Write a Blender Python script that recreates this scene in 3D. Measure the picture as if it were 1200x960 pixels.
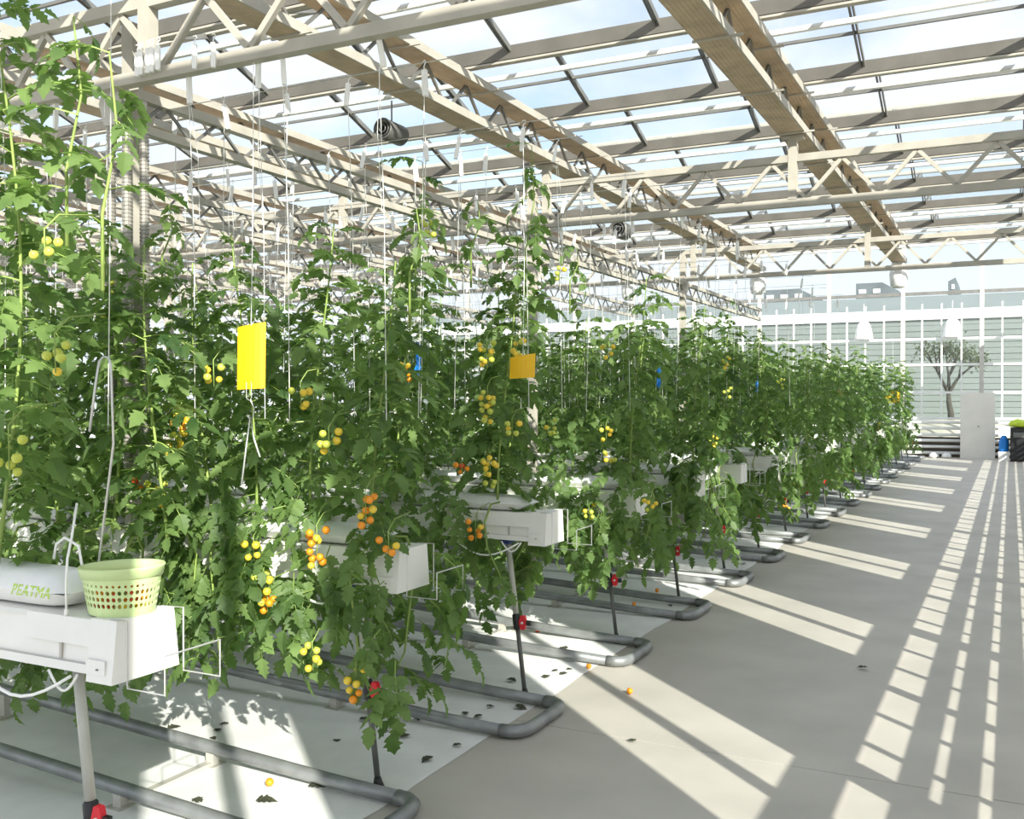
import bpy, math, random
from mathutils import Vector, Matrix, Euler, noise

# ------------------------------------------------------------------ scene reset, camera, sky, sun, exposure
for o in list(bpy.data.objects):
    bpy.data.objects.remove(o)
scene = bpy.context.scene
col = scene.collection
EYE = 1.87
FPX, YAW, PITCH = 1155.0, 0.4689, -0.013
cd = bpy.data.cameras.new('camera')
cam = bpy.data.objects.new('camera', cd)
col.objects.link(cam)
cd.sensor_width = 36.0
cd.sensor_fit = 'HORIZONTAL'
cd.lens = FPX / 1200 * 36
cd.clip_end = 400
cam.location = (0, 0, EYE)
cam.rotation_euler = (math.pi / 2 + PITCH, 0, YAW)
scene.camera = cam

SUN_DIR = Vector((-1.4, 1.316, -1.0)).normalized()      # the way the light travels
world = bpy.data.worlds.new('sky')
scene.world = world
world.use_nodes = True
wn, wl = world.node_tree.nodes, world.node_tree.links
wn.clear()
w_out = wn.new('ShaderNodeOutputWorld')
w_bg = wn.new('ShaderNodeBackground')
w_sky = wn.new('ShaderNodeTexSky')
w_sky.sky_type = 'NISHITA'
w_sky.sun_disc = False
w_sky.sun_elevation = math.radians(27.5)
w_sky.sun_rotation = math.atan2(-SUN_DIR.x, -SUN_DIR.y)
w_sky.air_density = 1.0
w_sky.dust_density = 1.2
w_sky.ozone_density = 1.2
w_gain = wn.new('ShaderNodeVectorMath'); w_gain.operation = 'SCALE'; w_gain.inputs['Scale'].default_value = 0.21
w_tc = wn.new('ShaderNodeTexCoord')
w_map = wn.new('ShaderNodeMapping'); w_map.inputs['Scale'].default_value = (1.0, 1.0, 2.2)
w_noise = wn.new('ShaderNodeTexNoise')
w_noise.inputs['Scale'].default_value = 2.6
w_noise.inputs['Detail'].default_value = 6
w_noise.inputs['Roughness'].default_value = 0.55
w_ramp = wn.new('ShaderNodeMapRange')
w_ramp.inputs['From Min'].default_value = 0.34
w_ramp.inputs['From Max'].default_value = 0.58
w_mix = wn.new('ShaderNodeMix'); w_mix.data_type = 'RGBA'
w_mix.inputs['B'].default_value = (0.98, 1.03, 1.12, 1)
wl.new(w_sky.outputs['Color'], w_gain.inputs[0])
wl.new(w_tc.outputs['Generated'], w_map.inputs['Vector'])
wl.new(w_map.outputs['Vector'], w_noise.inputs['Vector'])
wl.new(w_noise.outputs['Fac'], w_ramp.inputs['Value'])
w_sep = wn.new('ShaderNodeSeparateXYZ')
w_hz = wn.new('ShaderNodeMapRange')
w_hz.inputs['From Min'].default_value = 0.05; w_hz.inputs['From Max'].default_value = 0.32
w_hz.inputs['To Min'].default_value = 1.0; w_hz.inputs['To Max'].default_value = 0.05
w_max = wn.new('ShaderNodeMath'); w_max.operation = 'MAXIMUM'
wl.new(w_tc.outputs['Generated'], w_sep.inputs[0]); wl.new(w_sep.outputs['Z'], w_hz.inputs['Value'])
wl.new(w_ramp.outputs['Result'], w_max.inputs[0]); wl.new(w_hz.outputs['Result'], w_max.inputs[1])
wl.new(w_max.outputs[0], w_mix.inputs['Factor'])
wl.new(w_gain.outputs['Vector'], w_mix.inputs['A'])
wl.new(w_mix.outputs['Result'], w_bg.inputs['Color'])
w_bg.inputs['Strength'].default_value = 1.0
wl.new(w_bg.outputs['Background'], w_out.inputs['Surface'])

sd = bpy.data.lights.new('sun', 'SUN')
sd.energy = 9.0
sd.angle = math.radians(0.55)
sd.color = (1.0, 0.95, 0.86)
sun = bpy.data.objects.new('sun', sd)
col.objects.link(sun)
sun.rotation_euler = SUN_DIR.to_track_quat('-Z', 'Y').to_euler()
sun.location = (30, -28, 22)

vs = scene.view_settings
vs.view_transform = 'Standard'
vs.look = 'None'
vs.gamma = 1.0
vs.use_curve_mapping = False
vs.exposure = 0.12
scene.cycles.transparent_max_bounces = 24

# ------------------------------------------------------------------ helpers
_cy, _sy = math.cos(YAW), math.sin(YAW)
_F = Vector((-_sy * math.cos(PITCH), _cy * math.cos(PITCH), math.sin(PITCH)))
_R = Vector((_cy, _sy, 0))
_U = _R.cross(_F)

def at(u, v, Y):
    """point of the vertical plane y = Y that the photograph shows at (u, v)"""
    D = _F + _R * ((u - 600) / FPX) + _U * ((480 - v) / FPX)
    return D * (Y / D.y) + Vector((0, 0, EYE))

def ground(u, v, Z=0.0):
    D = _F + _R * ((u - 600) / FPX) + _U * ((480 - v) / FPX)
    return D * ((Z - EYE) / D.z) + Vector((0, 0, EYE))

ORD = ['zeroth', 'first', 'second', 'third', 'fourth', 'fifth', 'sixth', 'seventh', 'eighth', 'ninth', 'tenth',
       'eleventh', 'twelfth', 'thirteenth', 'fourteenth', 'fifteenth', 'sixteenth', 'seventeenth', 'eighteenth',
       'nineteenth', 'twentieth', 'twenty-first', 'twenty-second']

class MB:
    def __init__(self):
        self.v, self.f, self.m = [], [], []
    def add(self, vs_, fs, mi=0):
        b = len(self.v)
        self.v += [tuple(p) for p in vs_]
        self.f += [tuple(i + b for i in f) for f in fs]
        self.m += [mi] * len(fs)
        return self
    def box(self, x0, x1, y0, y1, z0, z1, mi=0):
        return self.add([(x0, y0, z0), (x1, y0, z0), (x1, y1, z0), (x0, y1, z0), (x0, y0, z1), (x1, y0, z1), (x1, y1, z1), (x0, y1, z1)],
                        [(0, 3, 2, 1), (4, 5, 6, 7), (0, 1, 5, 4), (1, 2, 6, 5), (2, 3, 7, 6), (3, 0, 4, 7)], mi)
    def bar(self, p0, p1, w, h, up=(0, 0, 1), mi=0):
        p0, p1 = Vector(p0), Vector(p1)
        d = (p1 - p0).normalized()
        s = d.cross(Vector(up))
        if s.length < 1e-4: s = d.cross(Vector((1, 0, 0)))
        s.normalize(); t = s.cross(d)
        q = []
        for p in (p0, p1):
            for a, b in ((-1, -1), (1, -1), (1, 1), (-1, 1)):
                q.append(p + s * (a * w / 2) + t * (b * h / 2))
        return self.add(q, [(0, 1, 2, 3), (7, 6, 5, 4), (0, 4, 5, 1), (1, 5, 6, 2), (2, 6, 7, 3), (3, 7, 4, 0)], mi)
    def tube(self, pts, r, n=6, closed=False, mi=0, cap=True):
        pts = [Vector(p) for p in pts]
        N = len(pts)
        rr = r if isinstance(r, (list, tuple)) else [r] * N
        prev = None
        q = []
        for i, p in enumerate(pts):
            if closed:
                d = pts[(i + 1) % N] - pts[i - 1]
            else:
                d = pts[min(i + 1, N - 1)] - pts[max(i - 1, 0)]
            if d.length < 1e-9: d = Vector((0, 0, 1))
            d.normalize()
            if prev is None:
                s = d.cross(Vector((0, 0, 1)))
                if s.length < 1e-3: s = d.cross(Vector((1, 0, 0)))
            else:
                s = prev - d * prev.dot(d)
                if s.length < 1e-4: s = d.cross(Vector((1, 0.3, 0)))
            s.normalize(); prev = s
            t = d.cross(s)
            for k in range(n):
                a = 2 * math.pi * k / n
                q.append(p + (s * math.cos(a) + t * math.sin(a)) * rr[i])
        fs = []
        for i in range(N if closed else N - 1):
            for k in range(n):
                a, b = i * n + k, i * n + (k + 1) % n
                j = (i + 1) % N
                fs.append((a, b, j * n + (k + 1) % n, j * n + k))
        if cap and not closed:
            fs.append(tuple(range(n - 1, -1, -1)))
            fs.append(tuple((N - 1) * n + k for k in range(n)))
        return self.add(q, fs, mi)
    def lathe(self, prof, n=12, c=(0, 0, 0), sx=1.0, sy=1.0, mi=0):
        q, fs = [], []
        for r, z in prof:
            for k in range(n):
                a = 2 * math.pi * k / n
                q.append((c[0] + r * sx * math.cos(a), c[1] + r * sy * math.sin(a), c[2] + z))
        for i in range(len(prof) - 1):
            for k in range(n):
                fs.append((i * n + k, i * n + (k + 1) % n, (i + 1) * n + (k + 1) % n, (i + 1) * n + k))
        fs.append(tuple(range(n - 1, -1, -1)))
        fs.append(tuple((len(prof) - 1) * n + k for k in range(n)))
        return self.add(q, fs, mi)
    def prism(self, poly, axis, a0, a1, mi=0):
        """poly in the two other axes, extruded along axis ('x','y','z')"""
        n = len(poly)
        def mk(a, p):
            return {'x': (a, p[0], p[1]), 'y': (p[0], a, p[1]), 'z': (p[0], p[1], a)}[axis]
        q = [mk(a0, p) for p in poly] + [mk(a1, p) for p in poly]
        fs = [tuple(range(n - 1, -1, -1)), tuple(range(n, 2 * n))]
        fs += [(k, (k + 1) % n, n + (k + 1) % n, n + k) for k in range(n)]
        return self.add(q, fs, mi)
    def mesh(self, name, mats, smooth=False):
        me = bpy.data.meshes.new(name)
        me.from_pydata(self.v, [], self.f)
        for m in (mats if isinstance(mats, (list, tuple)) else [mats]):
            me.materials.append(m)
        if any(self.m):
            me.polygons.foreach_set('material_index', self.m)
        if smooth:
            me.polygons.foreach_set('use_smooth', [True] * len(me.polygons))
        me.update()
        return me
    def build(self, name, mats, parent=None, smooth=False, world=False):
        if world and parent is not None:
            off = root_loc(parent)
            self.v = [(p[0] - off[0], p[1] - off[1], p[2] - off[2]) for p in self.v]
        return put(name, self.mesh(name, mats, smooth), parent)

def root_loc(o):
    l = Vector((0, 0, 0))
    while o is not None:
        l = l + o.location
        o = o.parent
    return l

def put(name, data, parent=None, loc=None, rot=None, scale=None):
    o = bpy.data.objects.new(name, data)
    col.objects.link(o)
    if parent is not None: o.parent = parent
    if loc is not None: o.location = loc
    if rot is not None: o.rotation_euler = rot
    if scale is not None: o.scale = (scale,) * 3 if isinstance(scale, (int, float)) else scale
    return o

def tag(o, label=None, cat=None, group=None, kind=None):
    if label: o['label'] = label
    if cat: o['category'] = cat
    if group: o['group'] = group
    if kind: o['kind'] = kind
    return o

def thing(name, label, cat, loc=(0, 0, 0), group=None, rz=0.0):
    o = put(name, None, None, loc, (0, 0, rz))
    o.empty_display_size = 0.1
    return tag(o, label, cat, group)

def struct(name, loc=(0, 0, 0)):
    o = put(name, None, None, loc)
    o['kind'] = 'structure'
    return o

def copy_tree(o, parent=None):
    c = o.copy(); col.objects.link(c); c.parent = parent
    for ch in o.children: copy_tree(ch, c)
    return c

# ------------------------------------------------------------------ materials
def pm(name, c, rough=0.6, metal=0.0, amp=0.12, scale=8.0, bump=0.0, spec=0.5, stretch=(1, 1, 1), coords='Object', c2=None):
    m = bpy.data.materials.new(name); m.use_nodes = True
    n, l = m.node_tree.nodes, m.node_tree.links
    b = n['Principled BSDF']
    b.inputs['Roughness'].default_value = rough
    b.inputs['Metallic'].default_value = metal
    b.inputs['Specular IOR Level'].default_value = spec
    tc = n.new('ShaderNodeTexCoord'); mp = n.new('ShaderNodeMapping'); mp.inputs['Scale'].default_value = stretch
    nz = n.new('ShaderNodeTexNoise'); nz.inputs['Scale'].default_value = scale; nz.inputs['Detail'].default_value = 5
    l.new(tc.outputs[coords], mp.inputs['Vector']); l.new(mp.outputs['Vector'], nz.inputs['Vector'])
    mx = n.new('ShaderNodeMix'); mx.data_type = 'RGBA'
    lo = c2 if c2 else tuple(x * (1 - amp) for x in c)
    hi = c if c2 else tuple(min(1, x * (1 + amp)) for x in c)
    mx.inputs['A'].default_value = (*lo, 1); mx.inputs['B'].default_value = (*hi, 1)
    mr = n.new('ShaderNodeMapRange'); mr.inputs['From Min'].default_value = 0.3; mr.inputs['From Max'].default_value = 0.7
    l.new(nz.outputs['Fac'], mr.inputs['Value']); l.new(mr.outputs['Result'], mx.inputs['Factor'])
    l.new(mx.outputs['Result'], b.inputs['Base Color'])
    if bump:
        bp = n.new('ShaderNodeBump'); bp.inputs['Strength'].default_value = bump; bp.inputs['Distance'].default_value = 0.01
        l.new(nz.outputs['Fac'], bp.inputs['Height']); l.new(bp.outputs['Normal'], b.inputs['Normal'])
    return m

def leaf_mat(name, c_lo, c_hi, trans):
    m = bpy.data.materials.new(name); m.use_nodes = True
    n, l = m.node_tree.nodes, m.node_tree.links
    b = n['Principled BSDF']; out = n['Material Output']
    b.inputs['Roughness'].default_value = 0.5
    b.inputs['Specular IOR Level'].default_value = 0.35
    geo = n.new('ShaderNodeNewGeometry'); oi = n.new('ShaderNodeObjectInfo')
    nz = n.new('ShaderNodeTexNoise'); nz.inputs['Scale'].default_value = 5.5; nz.inputs['Detail'].default_value = 3
    l.new(geo.outputs['Position'], nz.inputs['Vector'])
    ad = n.new('ShaderNodeMath'); ad.operation = 'MULTIPLY_ADD'; ad.inputs[1].default_value = 0.35
    l.new(oi.outputs['Random'], ad.inputs[0]); l.new(nz.outputs['Fac'], ad.inputs[2])
    mr = n.new('ShaderNodeMapRange'); mr.inputs['From Min'].default_value = 0.4; mr.inputs['From Max'].default_value = 0.92
    l.new(ad.outputs[0], mr.inputs['Value'])
    mx = n.new('ShaderNodeMix'); mx.data_type = 'RGBA'
    mx.inputs['A'].default_value = (*c_lo, 1); mx.inputs['B'].default_value = (*c_hi, 1)
    l.new(mr.outputs['Result'], mx.inputs['Factor']); l.new(mx.outputs['Result'], b.inputs['Base Color'])
    tr = n.new('ShaderNodeBsdfTranslucent'); tr.inputs['Color'].default_value = (*trans, 1)
    ms = n.new('ShaderNodeMixShader'); ms.inputs['Fac'].default_value = 0.42
    l.new(b.outputs['BSDF'], ms.inputs[1]); l.new(tr.outputs['BSDF'], ms.inputs[2]); l.new(ms.outputs['Shader'], out.inputs['Surface'])
    return m

def glass_mat(name, tint=(0.975, 0.985, 0.985), haze=0.06, gloss=0.05):
    m = bpy.data.materials.new(name); m.use_nodes = True
    n, l = m.node_tree.nodes, m.node_tree.links
    n.remove(n['Principled BSDF']); out = n['Material Output']
    t = n.new('ShaderNodeBsdfTransparent'); t.inputs['Color'].default_value = (*tint, 1)
    g = n.new('ShaderNodeBsdfGlossy'); g.inputs['Roughness'].default_value = 0.08
    d = n.new('ShaderNodeBsdfTranslucent'); d.inputs['Color'].default_value = (0.86, 0.90, 0.92, 1)
    m1 = n.new('ShaderNodeMixShader'); m1.inputs['Fac'].default_value = haze
    l.new(t.outputs[0], m1.inputs[1]); l.new(d.outputs[0], m1.inputs[2])
    m2 = n.new('ShaderNodeMixShader'); m2.inputs['Fac'].default_value = gloss
    l.new(m1.outputs[0], m2.inputs[1]); l.new(g.outputs[0], m2.inputs[2])
    l.new(m2.outputs[0], out.inputs['Surface'])
    return m

def girder_mat():
    m = pm('weathered_brown_girder', (0.50, 0.39, 0.27), 0.75, 0, 0.2, 6, 0.0)
    n, l = m.node_tree.nodes, m.node_tree.links
    b = n['Principled BSDF']
    geo = n.new('ShaderNodeNewGeometry')
    w = n.new('ShaderNodeTexWave'); w.bands_direction = 'X'; w.inputs['Scale'].default_value = 11; w.inputs['Distortion'].default_value = 0.6
    l.new(geo.outputs['Position'], w.inputs['Vector'])
    bp = n.new('ShaderNodeBump'); bp.inputs['Strength'].default_value = 0.35; bp.inputs['Distance'].default_value = 0.01
    l.new(w.outputs['Fac'], bp.inputs['Height']); l.new(bp.outputs['Normal'], b.inputs['Normal'])
    return m

M = {}
M['concrete'] = pm('concrete', (0.505, 0.475, 0.42), 0.55, 0, 0.10, 1.6, 0.03, coords='Object')
M['sheet'] = pm('white_ground_cover', (0.80, 0.80, 0.78), 0.6, 0, 0.08, 3, 0.15)
M['soil'] = pm('pale_outside_ground', (0.46, 0.44, 0.36), 0.9, 0, 0.2, 0.4)
M['steel'] = pm('galvanised_steel', (0.55, 0.53, 0.48), 0.45, 0.25, 0.12, 5)
M['cream_steel'] = pm('cream_painted_steel', (0.44, 0.415, 0.355), 0.55, 0.0, 0.12, 5)
M['dark_steel'] = pm('dark_grey_steel', (0.20, 0.20, 0.185), 0.5, 0.3, 0.15, 5)
M['gutter'] = pm('grey_gutter_aluminium', (0.17, 0.16, 0.14), 0.5, 0.2, 0.15, 4)
M['alu'] = pm('white_aluminium', (0.82, 0.82, 0.79), 0.4, 0.1, 0.06, 5)
M['girder'] = girder_mat()
M['pipe'] = pm('rail_pipe_zinc', (0.27, 0.28, 0.28), 0.4, 0.45, 0.25, 7)
M['post'] = pm('post_grey_plastic', (0.47, 0.47, 0.42), 0.45, 0, 0.08, 6)
M['post_dark'] = pm('post_dark_steel', (0.13, 0.13, 0.12), 0.5, 0.3, 0.15, 6)
M['black'] = pm('black_plastic', (0.018, 0.018, 0.02), 0.4, 0, 0.1, 6)
M['red'] = pm('red_plastic', (0.75, 0.015, 0.03), 0.35, 0, 0.08, 6)
M['blue'] = pm('dark_blue_plastic', (0.015, 0.03, 0.16), 0.4, 0, 0.1, 6)
M['bright_blue'] = pm('bright_blue_ribbon', (0.01, 0.20, 0.62), 0.45, 0, 0.15, 12)
M['white'] = pm('white_trough_plastic', (0.86, 0.85, 0.81), 0.45, 0, 0.04, 4)
M['bag'] = pm('white_film', (0.86, 0.86, 0.85), 0.4, 0, 0.05, 9, 0.35)
M['hook'] = pm('white_hook_plastic', (0.94, 0.935, 0.91), 0.4, 0, 0.03, 9)
M['string'] = pm('white_twine', (0.82, 0.82, 0.78), 0.8, 0, 0.05, 20)
M['wire'] = pm('bright_wire', (0.62, 0.62, 0.60), 0.35, 0.6, 0.06, 9)
M['basket'] = pm('pale_green_plastic', (0.60, 0.74, 0.36), 0.4, 0, 0.04, 5)
M['yellow'] = pm('yellow_sticky_card', (0.84, 0.49, 0.004), 0.45, 0, 0.06, 9)
M['letter'] = pm('lime_print', (0.50, 0.72, 0.10), 0.6, 0, 0.03, 9)
M['hose'] = pm('ribbed_silver_hose', (0.40, 0.38, 0.34), 0.35, 0.5, 0.1, 9)
M['leaf'] = leaf_mat('tomato_leaf', (0.032, 0.074, 0.024), (0.205, 0.310, 0.100), (0.24, 0.42, 0.08))
M['stem'] = pm('tomato_stem', (0.24, 0.34, 0.08), 0.6, 0, 0.2, 14)
M['t_green'] = pm('unripe_tomato', (0.50, 0.56, 0.08), 0.25, 0, 0.12, 20)
M['t_yellow'] = pm('yellow_tomato', (0.80, 0.58, 0.05), 0.25, 0, 0.10, 20)
M['t_orange'] = pm('orange_tomato', (0.84, 0.30, 0.015), 0.25, 0, 0.12, 20)
M['t_red'] = pm('red_tomato', (0.72, 0.085, 0.02), 0.25, 0, 0.12, 20)
M['dry'] = pm('dry_leaf', (0.05, 0.055, 0.03), 0.8, 0, 0.3, 20)
M['board'] = pm('cream_board', (0.80, 0.77, 0.69), 0.5, 0, 0.04, 3)
M['wood_dark'] = pm('dark_wall_base', (0.12, 0.10, 0.075), 0.8, 0, 0.3, 2)
M['lime'] = pm('lime_bag', (0.55, 0.70, 0.04), 0.5, 0, 0.15, 9)
M['bark'] = pm('bark', (0.055, 0.05, 0.04), 0.9, 0, 0.3, 9)
M['tree_leaf'] = leaf_mat('tree_leaf', (0.07, 0.08, 0.05), (0.17, 0.19, 0.11), (0.14, 0.2, 0.06))
M['facade'] = pm('pale_green_cladding', (0.19, 0.22, 0.208), 0.5, 0, 0.08, 0.6)
M['facade_white'] = pm('white_fascia', (0.85, 0.87, 0.87), 0.5, 0, 0.05, 1)
M['far_dark'] = pm('distant_dark_roof', (0.10, 0.12, 0.13), 0.6, 0, 0.2, 1)
M['roof_glass'] = glass_mat('roof_glass', haze=0.04, gloss=0.025)
M['wall_glass'] = glass_mat('wall_glass', tint=(0.965, 0.985, 0.98), haze=0.03, gloss=0.03)

# ------------------------------------------------------------------ floor
ROW0, PITCH_Y = 2.30, 1.597
def rowy(k): return ROW0 + PITCH_Y * k
NROW = 19
EDGE_X = -2.57
YW = 33.2                      # far wall
XWALL = 0.75                   # right wall, just outside the frame
floor = struct('floor')
MB().box(EDGE_X, XWALL + 0.1, -3.0, YW, -0.12, -0.012).build('joint_bed', M['concrete'], floor)
yy = [-3.0, 5.07, 11.07, 17.07, 23.07, 29.07, YW]
for a, b in zip(yy[:-1], yy[1:]):
    for x0, x1 in ((EDGE_X, XWALL + 0.1),):
        MB().box(x0, x1, a + 0.004, b - 0.004, -0.1, 0.0).build('slab', M['concrete'], floor)
# ground cover under the rows, faintly wrinkled
gs = MB()
NX, NY = 120, 180
X0, X1, Y0_, Y1_ = -26.0, EDGE_X + 0.02, -1.0, YW
q = []
for j in range(NY + 1):
    for i in range(NX + 1):
        s = (i / NX) ** 0.55
        x = X1 + (X0 - X1) * (1 - (1 - i / NX) ** 0.0 if False else (i / NX) ** 1.7)
        y = Y0_ + (Y1_ - Y0_) * (j / NY) ** 1.3
        z = 0.004 + 0.012 * noise.noise(Vector((x * 1.1, y * 2.1, 0.3))) + 0.006 * noise.noise(Vector((x * 5, y * 5, 3.3)))
        xe = x + (0.04 * noise.noise(Vector((y * 1.7, 0, 5))) if i == 0 else 0)
        q.append((xe, y, max(z, 0.002) if i else 0.003))
fs = []
for j in range(NY):
    for i in range(NX):
        a = j * (NX + 1) + i
        fs.append((a + 1, a, a + NX + 1, a + NX + 2))
gs.add(q, fs)
sh = gs.build('floor_ground_cover', M['sheet'], None, smooth=True)
sh['kind'] = 'structure'
og = MB().box(-90, 60, -40, 120, -0.4, -0.13).build('floor_outside', M['soil'])
og['kind'] = 'structure'

# ------------------------------------------------------------------ roof: small glass ridges running across the aisle
GUT0, GP = 0.5, 1.6
ZG, ZR = 4.52, 4.84
RX0, RX1 = -25.2, 1.31
NG = 11                                    # pitches
PANE = 1.2
XB = [-1.09 + PANE * k for k in range(-20, 3)]
ceiling = struct('ceiling', (0, 0, 0))
pane_mesh = {}
def slope_quad(side):
    # local pane, origin at the gutter line; side 0 rises away from the viewer, 1 falls away
    b = MB(); w = PANE - 0.012
    if side == 0: y0, z0, y1, z1 = 0.05, 0.055, GP / 2 - 0.015, ZR - ZG - 0.005
    else: y0, z0, y1, z1 = GP / 2 + 0.015, ZR - ZG - 0.005, GP - 0.05, 0.055
    t = 0.006
    b.add([(0.006, y0, z0), (w, y0, z0), (w, y1, z1), (0.006, y1, z1), (0.006, y0, z0 + t), (w, y0, z0 + t), (w, y1, z1 + t), (0.006, y1, z1 + t)],
          [(0, 3, 2, 1), (4, 5, 6, 7), (0, 1, 5, 4), (1, 2, 6, 5), (2, 3, 7, 6), (3, 0, 4, 7)])
    return b
def bar_mb(side):
    b = MB()
    if side == 0: p, r = (0, 0.03, 0.03), (0, GP / 2, ZR - ZG - 0.02)
    else: p, r = (0, GP / 2, ZR - ZG - 0.02), (0, GP - 0.03, 0.03)
    b.bar(Vector(p) + Vector((-0.014, 0, 0)), Vector(r) + Vector((-0.014, 0, 0)), 0.012, 0.045)
    b.bar(Vector(p) + Vector((0.014, 0, 0)), Vector(r) + Vector((0.014, 0, 0)), 0.012, 0.045)
    return b
pm_ = [slope_quad(s).mesh('pane', M['roof_glass']) for s in (0, 1)]
bm_ = [bar_mb(s).mesh('glazing_bar', M['dark_steel']) for s in (0, 1)]
far_panes, far_bars = MB(), MB()
for g in range(NG):
    y = GUT0 + GP * g
    for x in XB[:-1]:
        for s in (0, 1):
            if x > -9.2 and y > 1.5:
                put('pane', pm_[s], ceiling, (x, y, ZG))
            else:
                t = slope_quad(s); far_panes.add([(a + x, b + y, c + ZG) for a, b, c in t.v], t.f)
    for x in XB:
        for s in (0, 1):
            if x > -9.2 and y > 1.5 and s == 1:
                put('glazing_bar', bm_[s], ceiling, (x, y, ZG))
            else:
                t = bar_mb(s); far_bars.add([(a + x, b + y, c + ZG) for a, b, c in t.v], t.f)
tag(far_panes.build('pane_remainder', M['roof_glass'], ceiling), kind='stuff')
tag(far_bars.build('glazing_bar_remainder', M['dark_steel'], ceiling), kind='stuff')
gut = MB()
gut.prism([(-0.075, 0.07), (-0.06, -0.03), (0.06, -0.03), (0.075, 0.07), (0.062, 0.07), (0.05, -0.015), (-0.05, -0.015), (-0.062, 0.07)], 'x', RX0, RX1)
gut_me = gut.mesh('roof_gutter', M['gutter'])
tub_me = MB().tube([(RX0, 0, 0), (RX1, 0, 0)], 0.024, 8).mesh('screen_tube', M['alu'], True)
mid_me = MB().box(RX0, RX1, -0.012, 0.012, -0.012, 0.012).mesh('purlin', M['dark_steel'])
rid_me = MB().prism([(-0.03, -0.02), (0.03, -0.02), (0.03, 0.012), (0, 0.03), (-0.03, 0.012)], 'x', RX0, RX1).mesh('ridge_bar', M['cream_steel'])
for g in range(NG + 1):
    y = GUT0 + GP * g
    put('roof_gutter', gut_me, ceiling, (0, y, ZG))
    put('screen_tube', tub_me, ceiling, (0, y + 0.30, ZG - 0.04))
    put('lower_flange', MB().box(RX0, RX1, -0.03, 0.03, -0.008, 0.008).mesh('lower_flange', M['cream_steel']) if g == 0 else bpy.data.meshes['lower_flange'], ceiling, (0, y - 0.03, ZG - 0.045))
    if g < NG:
        put('purlin', mid_me, ceiling, (0, y + 1.16, ZG + 0.175))
        put('ridge_bar', rid_me, ceiling, (0, y + GP / 2, ZR))

# ------------------------------------------------------------------ lattice trusses across the rows
TY = [3.64 + 4.8 * k for k in range(3)]
ZB, ZT = 3.49, 3.86
TX0, TX1 = -25.0, 0.74
HP = 0.285
diag_me = []
for s in (0, 1):
    b = MB()
    z0, z1 = (ZB + 0.03, ZT - 0.03) if s == 0 else (ZT - 0.03, ZB + 0.03)
    b.bar((0, 0, z0), (HP, 0, z1), 0.028, 0.03)
    diag_me.append(b.mesh('diagonal', M['cream_steel']))
chord = MB().box(TX0, TX1, -0.03, 0.03, -0.03, 0.03)
top_me = chord.mesh('top_chord', M['cream_steel'])
GX = [-1.64, -3.91, -6.26, -8.6, -10.95, -13.3, -15.6, -18.0, -20.3, -22.7]
stub_me = MB().box(-0.035, 0.035, -0.035, 0.035, ZT - 0.34, 4.04).box(-0.09, 0.09, -0.05, 0.05, 4.02, 4.045).mesh('stub_post', M['cream_steel'])
truss_names = ['nearest the ribbed hoses', 'second along the aisle from the ribbed hoses', 'third along the aisle from the ribbed hoses', 'where the brown girders end']
for k, y in enumerate(TY):
    t = thing('roof_truss', 'cream steel lattice truss spanning the rows, ' + truss_names[k], 'truss', (0, y, 0), 'lattice trusses across the rows')
    put('top_chord', top_me, t, (0, 0, ZT)); put('bottom_chord', top_me, t, (0, 0, ZB))
    x, i = TX0 + 0.1, 0
    rest = MB()
    while x < TX1 - HP:
        if x > -8.5 and k < 3:
            put('diagonal', diag_me[i % 2], t, (x, 0, 0))
        else:
            z0, z1 = (ZB + 0.03, ZT - 0.03) if i % 2 == 0 else (ZT - 0.03, ZB + 0.03)
            rest.bar((x, 0, z0), (x + HP, 0, z1), 0.028, 0.03)
        x += HP; i += 1
    tag(rest.build('lattice_remainder', M['cream_steel'], t), kind='stuff')
    for gx in GX: put('stub_post', stub_me, t, (gx, 0, 0))

# ------------------------------------------------------------------ columns
CX = [-4.06, -8.75, -13.4, -18.1, -22.8]
colm = MB()
colm.prism([(-0.04, -0.035), (0.04, -0.035), (0.04, 0.035), (-0.04, 0.035)], 'z', 0.0, ZT)
colm_me = colm.mesh('shaft', M['cream_steel'])
plate_me = MB().box(-0.09, 0.09, -0.06, 0.06, 0, 0.02).mesh('base_plate', M['steel'])
gus_me = MB().prism([(-0.05, ZB + 0.0), (0.05, ZB + 0.0), (0.085, ZB - 0.08), (0.045, ZB - 0.2), (-0.045, ZB - 0.2), (-0.085, ZB - 0.08)], 'y', -0.045, 0.045).mesh('gusset', M['steel'])
for i, x in enumerate(CX):
    for k, y in enumerate(TY):
        first = (i == 0 and k == 0)
        t = thing('steel_column', 'square cream steel column under the %s truss in the %s column line from the aisle' % (ORD[k + 1], ORD[i + 1]), 'column', (x - 0.15, y + 0.17, 1.165) if first else (x, y, 0.0), 'columns carrying the trusses')
        if first:
            MB().prism([(-0.04, -0.035), (0.04, -0.035), (0.04, 0.035), (-0.04, 0.035)], 'z', 0.0, ZT - 1.165).build('shaft', M['cream_steel'], t)
            put('base_plate', plate_me, t); put('gusset', gus_me, t, (0, -0.03, -1.165), None, (1, 2.6, 1))
            continue
        put('shaft', colm_me, t); put('base_plate', plate_me, t); put('gusset', gus_me, t)

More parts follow.
